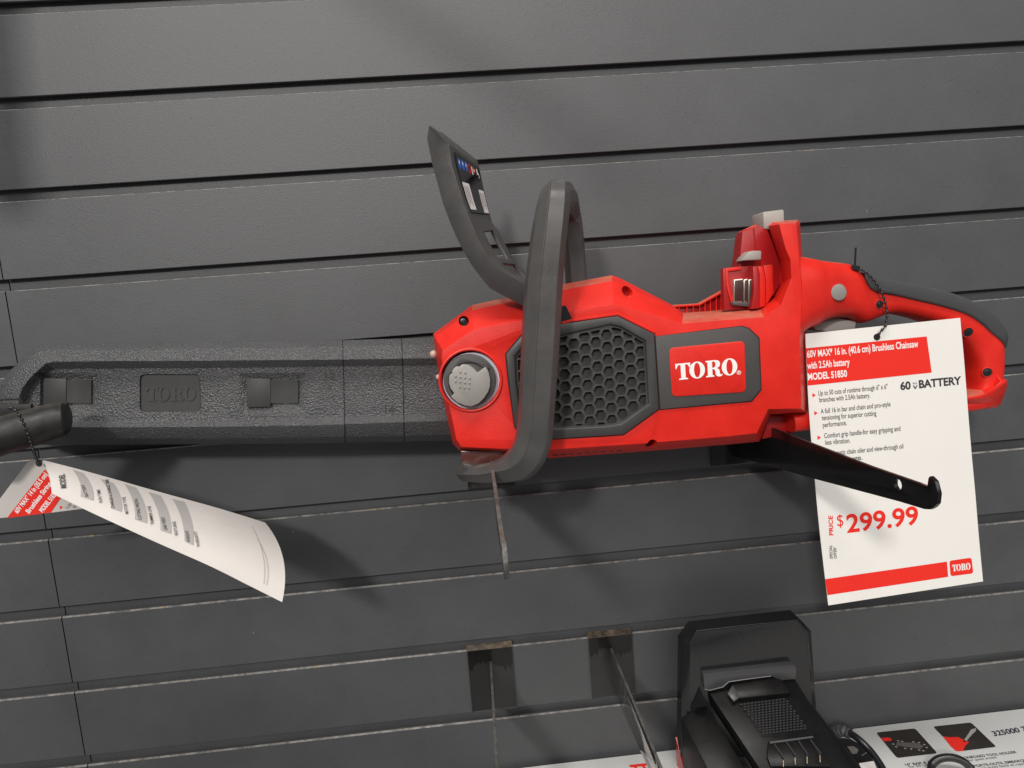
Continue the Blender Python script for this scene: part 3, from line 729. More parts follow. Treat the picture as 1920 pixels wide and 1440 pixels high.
for (x, y, r) in ((1649, 571, 8.5), (1815, 623, 9.5), (1851, 698, 9)):
    h_, nn = surf_h(rh, x, y); c_ = P(x, y, h_); e1 = nn.cross(Vector((0, 0, 1))).normalized(); e2 = nn.cross(e1)
    def od(rad, off, n=24, dx=0.0): return [c_ + nn * off * MM + (e1 * (math.cos(6.2832 * q / n) * rad + dx) + e2 * math.sin(6.2832 * q / n) * rad) * 0.41 * MM for q in range(n)]
    lip = loft('screw_well', [od(r * 1.12, -.4), od(r * 1.12, .25), od(r, .35), od(r * .96, -.1)], M_red, rh, cap0=False, cap1=False)
    s = loft('screw', [od(r, -.5), od(r, .12)], M_hole, rh)
    loft('screw_head', [od(r * .6, 0), od(r * .6, .3), od(r * .45, .5)], M_screw, s)
    cr = []
    for (ax, ay) in ((e1, e2), (e2, e1)):
        cr.append(([c_ + nn * .56 * MM + (ax * u * r * .4 + ay * v * r * .09) * .41 * MM for u, v in ((-1, -1), (1, -1), (1, 1), (-1, 1))], [(0, 1, 2, 3)]))
    printed('cross_slot', cr, M_hole, s)

# front handle
OCT = [(-1, -.55), (-.62, -1), (.62, -1), (1, -.55), (1, .3), (.42, .96), (-.42, .98), (-.95, .35)]
OCT = [(-1, .1), (-.88, -.5), (-.40, -.94), (-.34, -1.0), (-.28, -.95), (.55, -.92), (.92, -.45), (1, .15), (.62, .95), (-.62, .95)]
FH = [((866, 868), (884, 893), 100, 20), ((888, 871), (896, 901), 112, 22), ((912, 869), (920, 903), 124, 24), ((936, 859), (952, 901), 134, 25), ((953, 845), (992, 894), 141, 26), ((963, 828), (1018, 872), 146, 26), ((968, 806), (1035, 828), 148, 26),
      ((972, 775), (1039, 790), 150, 26), ((976, 683), (1047, 690), 151, 26), ((980, 592), (1053, 595), 151, 26), ((985, 523), (1056.5, 525), 151, 26), ((990, 484), (1060, 484), 151, 26), ((995, 444), (1064, 442), 150, 26),
      ((1001, 408), (1068, 405), 148, 26), ((1008, 378), (1071, 376), 143, 26), ((1016, 371), (1074, 372), 132, 25), ((1025, 368), (1078, 371), 116, 24), ((1033, 371), (1083, 375), 98, 24), ((1041, 383), (1087, 388), 84, 24), ((1047, 400), (1090, 405), 76, 24), ((1050, 431), (1093, 433), 72, 24),
      ((1056, 480), (1097, 481), 70, 24), ((1060, 530), (1100, 531), 70, 24), ((1062, 570), (1101, 571), 70, 24)]
sections('front_handle', FH, M_dark, saw, shape=OCT, sub=6, bevel=2.2, seg=3, bang=26, smooth=50)
# foot hook of the handle
prism('handle_foot', [(866, 869), (905, 874), (905, 900), (893, 903), (888, 896), (883, 888), (872, 880)], 113, 95, M_dark, saw, bevel=1.0)

# hand guard
GR = [((807, 235), (818, 244), (893, 302)), ((803, 260), (840, 272), (895, 312)), ((812, 307), (846, 310), (899, 330)), ((833, 384), (867, 378), (911, 385)), ((848, 423), (882, 417), (920, 418)), ((856, 441), (890, 437), (931, 432)), ((864, 458), (899, 456), (941, 452)),
      ((883, 492), (915, 484), (960, 488)), ((892, 505), (923, 493), (968, 498)), ((904, 521), (932, 503), (978, 512)), ((920, 540), (943, 511), (990, 524)), ((950, 556), (962, 522), (1003, 533)), ((981, 572), (985, 534), (1015, 543)), ((1010, 585), (1012, 548), (1032, 556))]
HO, HI, HFAR = 128, 136, 72
rows = []
for (o_, i_, f_) in GR:
    a, b, c = P(*o_, HO), P(*i_, HI), P(*f_, HFAR)
    r = [a, b] + [lerp(b, c, t) for t in (0.1, 0.32, 0.76, 0.9)] + [c]
    rows.append(r)
V = [v for r in rows for v in r]; F = []
nc = 7
for i in range(len(rows) - 1):
    for j in range(nc - 1):
        if j in (3,) and i in (5, 6, 8, 9): continue
        if j == 4 and i in (8, 9): continue
        F.append((i * nc + j, i * nc + j + 1, (i + 1) * nc + j + 1, (i + 1) * nc + j))
guard = mesh('hand_guard', V, F, M_dark, saw, solid=2.6 * MM, bevel=0.5, bang=20, smooth=35)
def gsurf(u, v):                                                   # u across 0..1 (near rim to far edge), v row index, lifted off the plate
    i = min(int(v), len(rows) - 2); t = v - i
    def at(r): return lerp(r[1], r[-1], u)
    p = lerp(at(rows[i]), at(rows[i + 1]), t)
    du = at(rows[i]) - at(rows[i + 1]); dv = rows[i][-1] - rows[i][1]
    nn = du.cross(dv).normalized()
    if nn.y > 0: nn = -nn
    return p + nn * 1.9 * MM
def gpatch(u0, u1, v0, v1, nu=3, nv=6, slant=0.0):
    V = [gsurf(lerp(u0, u1, a / nu), lerp(v0, v1, b / nv) + slant * a / nu) for b in range(nv + 1) for a in range(nu + 1)]; F = []
    for b in range(nv):
        for a in range(nu): q = b * (nu + 1) + a; F.append((q, q + 1, q + nu + 2, q + nu + 1))
    return V, F
def gell(cu, cv, ru, rv, n=18, inner=0.0):
    if inner:
        V = [gsurf(cu + ru * s * math.cos(6.2832 * k / n), cv + rv * s * math.sin(6.2832 * k / n)) for s in (1, inner) for k in range(n)]
        return V, [(k, (k + 1) % n, n + (k + 1) % n, n + k) for k in range(n)]
    return [gsurf(cu + ru * math.cos(6.2832 * k / n), cv + rv * math.sin(6.2832 * k / n)) for k in range(n)], [tuple(range(n))]
def lift(d, by):
    return [v + Vector((by * .5, -by, by * .2)) * MM for v in d[0]], d[1]
printed('warning_sticker', [gpatch(0.10, 0.94, 1.25, 3.55, 4, 8)], M_gloss, guard)
printed('mandatory_signs', [lift(gell(.2 + .115 * k, 1.78, .052, .30), .15) for k in range(3)], M_inkblue, guard)
printed('prohibition_signs', [lift(gell(.545, 1.80, .05, .28, inner=.7), .15), lift(gell(.71, 1.82, .045, .22, inner=.6), .15)], M_inkred, guard)
wh = [lift(gpatch(.11, .36, 2.45, 3.4), .15), lift(gpatch(.70, .92, 2.55, 3.5), .15), lift(gpatch(.61, .655, 1.6, 2.1, 1, 2), .15), lift(gpatch(.69, .73, 1.75, 1.95, 1, 2), .18), lift(gpatch(.80, .85, 1.6, 2.05, 1, 2), .15), lift(gpatch(.86, .88, 1.9, 2.15, 1, 2), .15)]
wh += [lift(gell(.2 + .115 * k, 1.72, .018, .12), .25) for k in range(3)]
printed('label_panels', wh, M_white, guard)
for (u0, v0) in ((.15, 2.5), (.73, 2.6)):
    printed('label_print', [lift(gpatch(u0 + .06 * k, u0 + .06 * k + .016, v0 + .05, v0 + .72 - .12 * (k % 2), 1, 5), .3) for k in range(3)], M_inkmid, guard)

# ------------------------------------------------------------------ price tag
def tag_h(py): 
    v = (py - 600) / 530
    return 108 + 7 * max(0, v) ** 2
def TG(px, py, off=0.35): return P(px, py, tag_h(py) + off)
pt = empty('price_tag', P(1644, 632, 108), 'white and red price tag reading $299.99 hanging from the rear handle', 'price tag')
LE = [(1510, 626), (1513, 700), (1518, 790), (1526, 880), (1534, 970), (1544, 1060), (1553, 1135)]
RE = [(1800, 596), (1807, 670), (1814, 760), (1821, 845), (1828, 920), (1835, 1005), (1843, 1090)]
nx = 10; V = []; F = []
Ls = smooth_path([Vector((x, y, 0)) for x, y in LE], 3); Rs = smooth_path([Vector((x, y, 0)) for x, y in RE], 3)
for l, r in zip(Ls, Rs):
    for i in range(nx + 1):
        q = lerp(l, r, i / nx); V.append(TG(q.x, q.y, 0))
for j in range(len(Ls) - 1):
    for i in range(nx): a = j * (nx + 1) + i; F.append((a, a + 1, a + nx + 2, a + nx + 1))
mesh('card', V, F, M_paper, pt, solid=0.3 * MM)
def subdiv(pts, k=6):
    out = []
    for a, b in zip(pts, pts[1:] + pts[:1]):
        for i in range(k): out.append((lerp(a[0], b[0], i / k), lerp(a[1], b[1], i / k)))
    return out
# printed bands are gridded so that they follow the sheet's bend
def band(tl, tr, br, bl, fn, nu=8, nv=4):
    V = [fn(*bil((tl, tr, br, bl), a / nu, 1 - b / nv)) for b in range(nv + 1) for a in range(nu + 1)]; F = []
    for b in range(nv):
        for a in range(nu): q = b * (nu + 1) + a; F.append((q, q + 1, q + nu + 2, q + nu + 1))
    return V, F
def fn1(x, y): return TG(x, y, 0.3)
def fn2(x, y): return TG(x, y, 0.45)
printed('red_banner', [band((1511, 653), (1737.5, 630.7), (1739, 641), (1511.7, 663), fn1), band((1511.7, 663), (1739, 641), (1747, 698.5), (1514.5, 723), fn1)], M_inkred, pt)
printed('footer_stripe', [band((1547, 1086), (1775.5, 1053), (1778, 1081.5), (1551.5, 1116), fn1)], M_inkred, pt)
lb = printed('logo_box', [poly([tuple(p) for p in rounded([(1780, 1051.5), (1821.5, 1045.5), (1825, 1075), (1782.5, 1080.5)], 5)], fn1)], M_inkred, pt)
printed('wordmark', [word([(1785, 1059.5), (1819, 1055), (1820, 1067.5), (1786, 1071.5)], fn2)], M_white, lb)
for (x, y) in ((1523, 741.5), (1526.5, 775), (1532.5, 821)):
    printed('bullet_marker', [poly([(x, y - 4.2), (x + 7, y - 0.8), (x + .7, y + 3.8)], fn1)], M_inkred, pt)
printed('price_figures', [line('$', (1570.5, 987), (1582, 985.5), (-2, -21), fn1, 0.0), line('299.99', (1588.5, 998.5), (1723, 982), (-2.5, -32.5), fn1, 0.022)], M_inkred, pt)
printed('price_word', [line('PRICE', (1562.5, 1004), (1561, 967), (-7.5, -.4), fn1, 0.03)], M_inkred, pt)
up = lambda c: (-c * .07, -c)
printed('headline', [line('60V MAX* 16 in. (40.6 cm) Brushless Chainsaw', (1513.5, 670.5), (1722, 650.5), up(12.5), fn2, 0.02)], M_white, pt)
printed('headline', [line('with 2.5Ah battery', (1514, 692), (1593.5, 684.5), up(12.5), fn2, 0.02)], M_white, pt)
printed('model_line', [line('MODEL 51850', (1515, 712.7), (1588.5, 706), up(12), fn2, 0.03)], M_white, pt)
dk = [line('60', (1688.5, 731), (1708, 729.3), up(14), fn1, 0.035), line('MAX', (1711.5, 721), (1720, 720.3), up(4), fn1, 0.0), poly([(1711.5, 722.8), (1713.8, 722.6), (1716.3, 726.8), (1718.5, 722.2), (1720.7, 722), (1717.3, 729), (1715.3, 729.2)], fn1),
      line('BATTERY', (1723.5, 727.5), (1803, 720), up(14), fn1, 0.035)]
printed('battery_line', dk, M_inkdark, pt)
bl = [('Up to 50 cuts of runtime through 6" x 6"', (1534.6, 742), (1664.5, 729)), ('branches with 2.5Ah battery.', (1536.5, 754.3), (1631.7, 745.6)),
      ('A full 16 in bar and chain and pro-style', (1539, 775.7), (1670, 761.8)), ('tensioning for superior cutting', (1541, 788), (1643.5, 778.8)), ('performance.', (1543, 801.3), (1587.7, 796.8)),
      ('Comfort grip handle-for easy gripping and', (1545.7, 821.6), (1688.6, 807.6)), ('less vibration.', (1547.6, 834), (1594.6, 830)),
      ('Automatic chain oiler and view-through oil', (1550.7, 855), (1694, 840.7)), ('level gauge.', (1552.6, 868), (1617.5, 861.8))]
for t, a, b in bl: printed('bullet_text', [line(t, a, b, up(9), fn1, 0.012)], M_inkmid, pt)
for t, a, b in (('SPECIAL', (1561.5, 1048), (1560, 1022.5)), ('OFFER¹', (1569, 1047.5), (1568, 1026))): printed('offer_text', [line(t, a, b, (-5.4, -.3), fn1, 0.02)], M_inkmid, pt)
disc('punch_hole', 1644.5, 632, 6.2, 108.55, 107.6, M_hole, pt, n=28, bevel=0)

def bead_tie(name, path, label, cat, r=0.6, rb_=1.25, step=3.6, extra=None):
    sp = smooth_path(path, 10)
    data = [tube_data(sp, r * MM, 8)]
    acc = 0
    for a, b in zip(sp, sp[1:]):
        acc += (b - a).length
        if acc > step * MM: acc = 0; data.append(sphere_data(b, rb_ * MM, 8, 6))
    if extra: data += extra
    V, F = merge(data); o = mesh(name, V, F, M_tie, None, smooth=50); return tag(o, label, cat)
hd = loft_data([ring([(1596, 496), (1612, 499), (1615, 507), (1600, 506)], 103), ring([(1596, 496), (1612, 499), (1615, 507), (1600, 506)], 107)])
tl = tube_data([P(1602.5, 514, 104), P(1603, 496, 105), P(1604.6, 464, 106)], 0.75 * MM, 8)
bead_tie('bead_tie', [P(1606, 502, 105), P(1614.5, 505.5, 107), P(1630, 516, 108.5), P(1645, 534.5, 109.5), P(1656, 556, 110), P(1662, 577.5, 110), P(1663, 593, 110), P(1660, 611, 110.5), P(1652.6, 620, 110.5), P(1645, 630, 109)],
         'black beaded plastic tie holding the price tag to the rear handle', 'cable tie', extra=[hd, tl])

# ------------------------------------------------------------------ hanging tool end and its tag on the left
th = empty('tool_handle', P(60, 800, 98), 'dark round tool handle poking in at the left edge of the photo', 'tool handle')
sections('tube', [((-90, 812), (-80, 884), 140, 29), ((0, 780.5), (8, 853), 121, 31), ((60, 765), (72, 834), 109, 32), ((93, 756.5), (106, 822), 102.5, 32), ((108, 755.5), (119, 818.5), 100, 32)], M_tube, th, sub=4, n=28, expo=2.0, smooth=60)
sections('end_cap', [((100, 755.4), (112, 820.8), 101, 32.4), ((117, 755), (126, 814.5), 98.5, 32.4), ((123.5, 760), (129.5, 807), 98, 27)], M_tube, th, sub=1, n=32, expo=2.0, bevel=1.0, bang=15, smooth=35)
V, F = tube_data([P(-20, 752, 92), P(10, 749, 92), P(38, 748, 92), P(42, 756, 92)], 0.8 * MM, 8)
mesh('wire_clip', V, F, M_blackw, th)
sections('bracket_strap', [((-60, 762), (-60, 800), 90, 4), ((0, 755), (0, 790), 90, 4), ((60, 757), (60, 775), 90, 4)], M_tube, th, sub=1, n=8)
bead_tie('bead_tie', [P(17, 766, 130), P(22, 765, 135), P(34, 775, 136), P(45, 795, 133), P(54, 818, 129), P(62, 842, 122), P(68, 858, 115), P(72, 870, 110)],
         'black beaded tie looped over the dark tool handle at left', 'cable tie', r=0.55, rb_=1.25, step=3.3)

lt = empty('hang_tag', P(72, 868, 110), 'curled white hang tag listing model features, hanging at the left', 'tag')
HA = 105
pa = [(-30, 974.5), (50.5, 868), (56, 862.5), (62, 861), (84, 866), (150, 890), (178, 951), (90, 962)]
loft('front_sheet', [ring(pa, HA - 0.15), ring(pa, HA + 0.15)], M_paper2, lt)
fa = flat(HA + 0.35)
printed('red_banner', [poly([(13, 971.3), (84, 880), (120, 925), (95.5, 961)], fa), poly([(112, 948), (118, 951), (112.5, 955)], fa), poly([(161, 947), (166, 949.5), (161.5, 953)], fa)], M_inkred, lt)
upa = Vector((-.79, -.61)); fa2 = flat(HA + 0.5)
printed('banner_text', [line('60V MAX* 14 in (35.5 cm)', (33, 963.5), (90, 890), tuple(upa * 9), fa2, 0.03), line('Brushless String', (54.5, 963.5), (97, 908), tuple(upa * 9), fa2, 0.03),
                        line('MODEL 51830', (79.7, 961.5), (108, 926), tuple(upa * 9), fa2, 0.035)], M_white, lt)
printed('bullet_text', [line('Up to 25', (127, 954), (150, 925), tuple(upa * 5.5), fa, 0.0), line('band', (140, 953), (155, 935), tuple(upa * 5.5), fa, 0.0)], M_inkmid, lt)
disc('punch_hole', 73, 869, 6, HA + 0.5, HA - 0.5, M_hole, lt, n=24, bevel=0)
SS = [0, .13, .28, .49, .70, .86, 1]
LB = [(97, 925), (150, 951), (210, 979), (300, 1020), (395, 1062), (465, 1097), (529, 1129)]
UB = [(81, 863), (136, 877), (205, 896), (300, 923), (395, 949), (455, 967), (497, 980)]
L2 = smooth_path([Vector((*p, 0)) for p in LB], 5); U2 = smooth_path([Vector((*p, 0)) for p in UB], 5); NS = len(L2); NT = 14
def bpx(i, t):
    s = i / (NS - 1); q = lerp(L2[i], U2[i], t); bul = 15 * s ** 1.5 * 4 * t * (1 - t) + 3 * 4 * t * (1 - t)
    return q.x + bul, q.y - bul * 0.35
def bh(i, t):
    s = i / (NS - 1); return 121 + 26 * (1 - t) * (0.35 + 0.65 * s) - 50 * t * t * s - 6 * t
GRID = [(bpx(i, t / NT), bh(i, t / NT)) for i in range(NS) for t in range(NT + 1)]
V = [P(*g[0], g[1]) for g in GRID]; F = []
for i in range(NS - 1):
    for t in range(NT): a = i * (NT + 1) + t; F.append((a, a + 1, a + NT + 2, a + NT + 1))
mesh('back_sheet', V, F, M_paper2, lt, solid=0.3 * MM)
TRI = []
for i in range(NS - 1):
    for t in range(NT):
        a = i * (NT + 1) + t; TRI += [(a, a + 1, a + NT + 2), (a, a + NT + 2, a + NT + 1)]
def BS(px, py, off=0.7):
    best = None
    for tr in TRI:
        (ax, ay), (bx_, by), (cx, cy) = (GRID[q][0] for q in tr)
        den = (by - cy) * (ax - cx) + (cx - bx_) * (ay - cy)
        if abs(den) < 1e-9: continue
        l1 = ((by - cy) * (px - cx) + (cx - bx_) * (py - cy)) / den; l2 = ((cy - ay) * (px - cx) + (ax - cx) * (py - cy)) / den; l3 = 1 - l1 - l2
        m_ = min(l1, l2, l3)
        if best is None or m_ > best[0]: best = (m_, l1 * GRID[tr[0]][1] + l2 * GRID[tr[1]][1] + l3 * GRID[tr[2]][1])
        if m_ >= 0: break
    return P(px, py, best[1] + off)
def BS2(px, py): return BS(px, py, 1.1)
gb = []
for tl_, tr_, bl_, br_ in (((136, 880), (156, 887), (151, 930), (175, 938)), ((189, 898), (212, 905), (208, 952), (228, 959)), ((233, 907), (255, 914), (253, 973), (276, 981)), ((278, 922), (301, 929), (301, 993.5), (321, 1000.5)), ((323, 935), (346, 941), (346, 1014), (362.5, 1022))):
    nv = 12; nu_ = 5; V = []; F = []
    for b in range(nv + 1):
        t = b / nv; bu = 6 * 4 * t * (1 - t)
        for a in range(nu_ + 1):
            p = lerp(Vector(tl_), Vector(tr_), a / nu_); q = lerp(Vector(bl_), Vector(br_), a / nu_)
            V.append(BS(lerp(p[0], q[0], t) + bu, lerp(p[1], q[1], t) - bu * .2))
    for b in range(nv):
        for a in range(nu_): k_ = b * (nu_ + 1) + a; F.append((k_, k_ + 1, k_ + nu_ + 2, k_ + nu_ + 1))
    gb.append((V, F))
printed('row_bands', gb, M_inkgray, lt)
rowsT = [('MODEL', (124.5, 914), (120.5, 888), 10.5, .02), ('BATTERY', (166, 930.5), (158, 908), 6, 0), ('RUN TIME', (192, 941.5), (187, 917), 6, 0), ('CHARGER & CHARGE TIME', (215, 952), (203, 898), 6, 0), ('MOTOR TYPE', (241, 962.5), (235, 931), 6, 0), ('CUTTING WIDTH', (266, 974), (258, 935), 6, 0),
         ('TRIMMER LINE', (289, 983), (282, 948), 6, 0), ('LINE FEED', (314, 993.5), (308, 969.5), 6, 0), ('FEATURES', (334, 1003), (329, 977), 6, 0), ('WEIGHT', (357, 1016), (353, 994), 6, 0), ('WARRANTY', (375, 1024.5), (369, 995.5), 6, 0)]
printed('row_titles', [line(t, a, b, (-c, c * .12), BS2, bo + 0.004) for t, a, b, c, bo in rowsT], M_inkdark, lt)
fp = []
for (a, b) in (((495, 1093), (472, 985)), ((500, 1096), (483, 1010))):
    for k in range(22):
        t0 = k / 22; t1 = t0 + 0.03
        p = [(lerp(a[0], b[0], t0) + 10 * 4 * t0 * (1 - t0), lerp(a[1], b[1], t0)), (lerp(a[0], b[0], t1) + 10 * 4 * t1 * (1 - t1), lerp(a[1], b[1], t1))]
        fp.append(([BS2(*p[0]), BS2(*p[1]), BS2(p[1][0] - 1.3, p[1][1]), BS2(p[0][0] - 1.3, p[0][1])], [(0, 1, 2, 3)]))
printed('fine_print', fp, M_inkgray, lt)

# ------------------------------------------------------------------ retail box below
ZB = (P(1600, 1367, 6) / MM).z
xb = (PZ(935, 1441, ZB) / MM).x
bx = empty('retail_box', Vector((xb + 200, -150, ZB - 110)) * MM, 'white printed chainsaw carton lying on the shelf under the charger', 'box')
def boxmesh(x0, x1, h0, h1, z0, z1):
    V = [Vector((x, -h, z)) * MM for z in (z0, z1) for h in (h0, h1) for x in (x0, x1)]
    return V, [(0, 2, 3, 1), (4, 5, 7, 6), (0, 1, 5, 4), (2, 6, 7, 3), (0, 4, 6, 2), (1, 3, 7, 5)]
V, F = boxmesh(xb, 900, 5, 330, ZB - 110, ZB); mesh('carton', V, F, M_box, bx, bevel=1.0)
def zb(x, y): return PZ(x, y, ZB + 0.25)
def zb2(x, y): return PZ(x, y, ZB + 0.45)
def c5(x, y): return (1560 + x / 5.333, 1320 + y / 5.333)
printed('photo', [poly(rounded([c5(440, 285), c5(830, 243), c5(1055, 492), c5(650, 540)], 5), zb)], M_photo, bx)
printed('photo', [poly(rounded([c5(1010, 225), c5(1390, 184), c5(1645, 428), c5(1255, 475)], 5), zb)], M_photo, bx)
for q in ([(490, 340), (560, 335), (600, 350), (590, 368), (520, 372)], [(1110, 325), (1180, 332), (1260, 330), (1310, 355), (1370, 380), (1330, 420), (1310, 470), (1240, 470), (1190, 425)]):
    printed('saw_picture', [poly([c5(*p) for p in q], zb2)], M_inkred, bx)
printed('wrench_picture', [poly([c5(*p) for p in q], zb2) for q in ([(1310, 375), (1365, 295), (1390, 255), (1440, 240), (1438, 270), (1405, 300), (1335, 380)],)], M_inkgray, bx)
chn = [(650, 362), (690, 368), (800, 374), (860, 380), (910, 400), (935, 430), (900, 462), (860, 455), (780, 445), (720, 438), (600, 395), (630, 422)]
chn_ = [poly([c5(x, y), c5(x + 22, y + 2), c5(x + 24, y + 11), c5(x + 3, y + 9)], zb2) for x, y in chn]
printed('chain_picture', chn_, M_inkgray, bx)
printed('bar_picture', [poly([c5(*p) for p in ((650, 380), (860, 390), (915, 420), (890, 450), (640, 415))], zb2)], M_inkmid, bx)
uz = lambda c: (-c * .75, -c)
bt = [line('16" BAR & CHAIN', c5(740, 618), c5(1120, 574), uz(4), zb, 0.02), line('for 50 cuts', c5(775, 640), c5(985, 612), uz(4), zb, 0.0),
      line('ONBOARD TOOL HOLDER', c5(1325, 550), c5(1850, 490), uz(4.2), zb, 0.02), line('for quick access', c5(1368, 575), c5(1650, 540), uz(4), zb, 0.0),
      line('PORTE-OUTIL EMBARQUÉ', c5(1425, 632), c5(1985, 568), uz(4.2), zb, 0.02), line('pour accès facile et rapide', c5(1460, 655), c5(1960, 602), uz(4), zb, 0.0)]
for b_ in bt: printed('caption', [b_], M_inkdark, bx)
printed('pen_note', [line('325000 7', c5(1625, 320), c5(1960, 268), uz(8.5), zb2, 0.02)], M_inkpen, bx)
c6 = lambda x, y: (930 + x / 4.923, 1380 + y / 4.923)
printed('red_lettering', [line('TTI', c6(1290, 350), c6(1470, 330), (-12, -15.5), zb2, 0.05)], M_inkred, bx)

# ------------------------------------------------------------------ battery charger
ch = empty('battery_charger', PZ(1290, 1400, ZB), 'black battery charger with a red side band standing on the white carton', 'charger')
FRONT = [(1307, 1184), (1494, 1162), (1514, 1185), (1518, 1260), (1523, 1330), (1520, 1420), (1294, 1420), (1294, 1208)]
H1, H0 = 46, 27
f = ring(FRONT, H1)
# outer shell: a wider ring a little behind the face gives the broad edge facets
OUT = [(1299, 1177), (1494, 1155), (1521, 1183), (1526, 1260), (1531, 1330), (1530, 1420), (1276, 1420), (1279, 1204)]
o1 = ring(OUT, 40)
loft('back_panel', [back(o1, H0), o1, f], M_chg, ch, bevel=0.7, bang=12, smooth=14)
# base that carries the dock
def V3(px, py, h): return P(px, py, h)
A0, A1 = V3(1326, 1322, H1), V3(1275, 1344, H1)
bt0, bt1 = V3(1420, 1475, 106), V3(1347, 1482, 106)
zfl = (ZB + 0.4) * MM
def down(v): return Vector((v.x, v.y, zfl))
# left cheek
mesh('base', [A1, A0, bt0, bt1, down(A1), down(A0), down(bt0), down(bt1)], [(0, 1, 2, 3), (4, 7, 6, 5), (0, 4, 5, 1), (1, 5, 6, 2), (2, 6, 7, 3), (3, 7, 4, 0)], M_chg2, ch, bevel=1.5)
# right cheek
B0, B1 = V3(1500, 1300, H1), V3(1530, 1330, H1); b2, b3 = V3(1600, 1450, 106), V3(1640, 1470, 106)
mesh('base', [B0, B1, b3, b2, down(B0), down(B1), down(b3), down(b2)], [(0, 3, 2, 1), (4, 5, 6, 7), (0, 1, 5, 4), (1, 2, 6, 5), (2, 3, 7, 6), (3, 0, 4, 7)], M_chg2, ch, bevel=1.5)
# gusset
mesh('gusset', [V3(1294, 1330, H1 + 1), V3(1312, 1288, H1 + 1), V3(1326, 1323, H1 + 14), V3(1326, 1330, H1)], [(0, 1, 2), (1, 3, 2), (0, 2, 3), (0, 3, 1)], M_chg, ch)
# dock: a tilted plate
DTL, DTR, DBR, DBL = V3(1329, 1298, H1 + 4), V3(1490, 1272, H1 + 4), V3(1598, 1440, 108), V3(1424, 1440, 108)
dn = (DTR - DTL).cross(DBL - DTL).normalized()
if dn.y > 0: dn = -dn
ext = 1.35
DBR = DTR + (DBR - DTR) * ext; DBL = DTL + (DBL - DTL) * ext
thick = 16 * MM
top = [DTL, DTR, DBR, DBL]; bot = [v - dn * thick for v in top]
dock = mesh('dock', top + bot, [(0, 1, 2, 3), (4, 7, 6, 5), (0, 4, 5, 1), (1, 5, 6, 2), (2, 6, 7, 3), (3, 7, 4, 0)], M_chg2, ch, bevel=1.0)
def DK(px, py, off):                                               # px ray onto the dock plane lifted by off mm
    d = ray(px, py); o_ = CAM * MM; p0 = DTL + dn * off * MM
    return o_ + d * ((p0 - o_).dot(dn) / d.dot(dn))
def c4(x, y): return (1250 + x / 4.644, 1130 + y / 4.644)
def dprism(name, pts, off1, off0, m, parent, inset=0.0, **k):
    b = [DK(*c4(*p), off0) for p in pts]
    if inset:
        c = sum(b, Vector()) / len(b); t = [lerp(v, c, inset) + dn * (off1 - off0) * MM for v in b]
    else: t = [v + dn * (off1 - off0) * MM for v in b]
    return loft(name, [b, t], m, parent, **k)
lp = [c4(*p) for p in ((320, 628), (1110, 540), (1130, 575), (1125, 665), (1000, 680), (910, 640), (540, 690), (490, 735), (370, 765), (330, 750))]
lf = ring(lp, H1 + 7); loft('dock_lip', [back(lf, H1 - 2), lf], M_chg3, ch, bevel=0.5)
dprism('latch_block', [(560, 690), (905, 640), (1000, 690), (1085, 810), (590, 868), (530, 800)], 5.0, -1, M_chg2, dock, inset=0.06, bevel=0.6)
dprism('latch_edge', [(527, 800), (568, 728), (640, 828), (582, 870)], 5.6, 3.0, M_chg3, dock, bevel=0.3)
M_edge = mat('rubbed_edge_highlight', (0.22, 0.22, 0.22), 0.3)  # pale bead paints the bevel highlight of the rubbed lip edge
mesh('edge_highlight', *merge([tube_data([P(*c4(*q), H1 + 7.2) for q in ((330, 752), (372, 764), (490, 734), (540, 689), (720, 663), (910, 639))], 0.32 * MM, 8)]), M_edge, ch, smooth=60)
mesh('edge_highlight', *merge([tube_data([P(*c4(*q), H1 + .1) for q in ((205, 360), (265, 245), (700, 195), (1135, 151), (1226, 256), (1240, 560))], 0.25 * MM, 8)]), M_chg3, ch, smooth=60)  # painted highlight along the top edge of the back panel
kk = []
for i in range(13):
    for j in range(13):
        u = (i + (0.5 if j % 2 else 0)) / 13; v = j / 12.5
        p = bil([(650, 885), (1050, 835), (1240, 1100), (850, 1148)], u, 1 - v)
        q0 = DK(*c4(p.x, p.y), 0.1); e1 = (DTR - DTL).normalized() * 1.35 * MM; e2 = (DBL - DTL).normalized() * 0.95 * MM
        V = [q0 - e1, q0 - e2, q0 + e1, q0 + e2, q0 + dn * 0.8 * MM]
        kk.append((V, [(0, 1, 4), (1, 2, 4), (2, 3, 4), (3, 0, 4)]))
V, F = merge(kk); mesh('textured_pad', V, F, M_chg3, dock, smooth=10)
tb = dprism('terminal_block', [(880, 1225), (1275, 1168), (1300, 1185), (1420, 1440), (900, 1440), (870, 1360)], 1.0, -3, M_chg2, dock, bevel=0.5)
sl = [c4(*p) for p in ((895, 1215), (1270, 1165), (1278, 1180), (898, 1232))]
b = [DK(x, y, 1.2) for x, y in sl]; loft('terminal_rim', [b, [v + dn * 1.2 * MM for v in b]], M_chg3, tb)
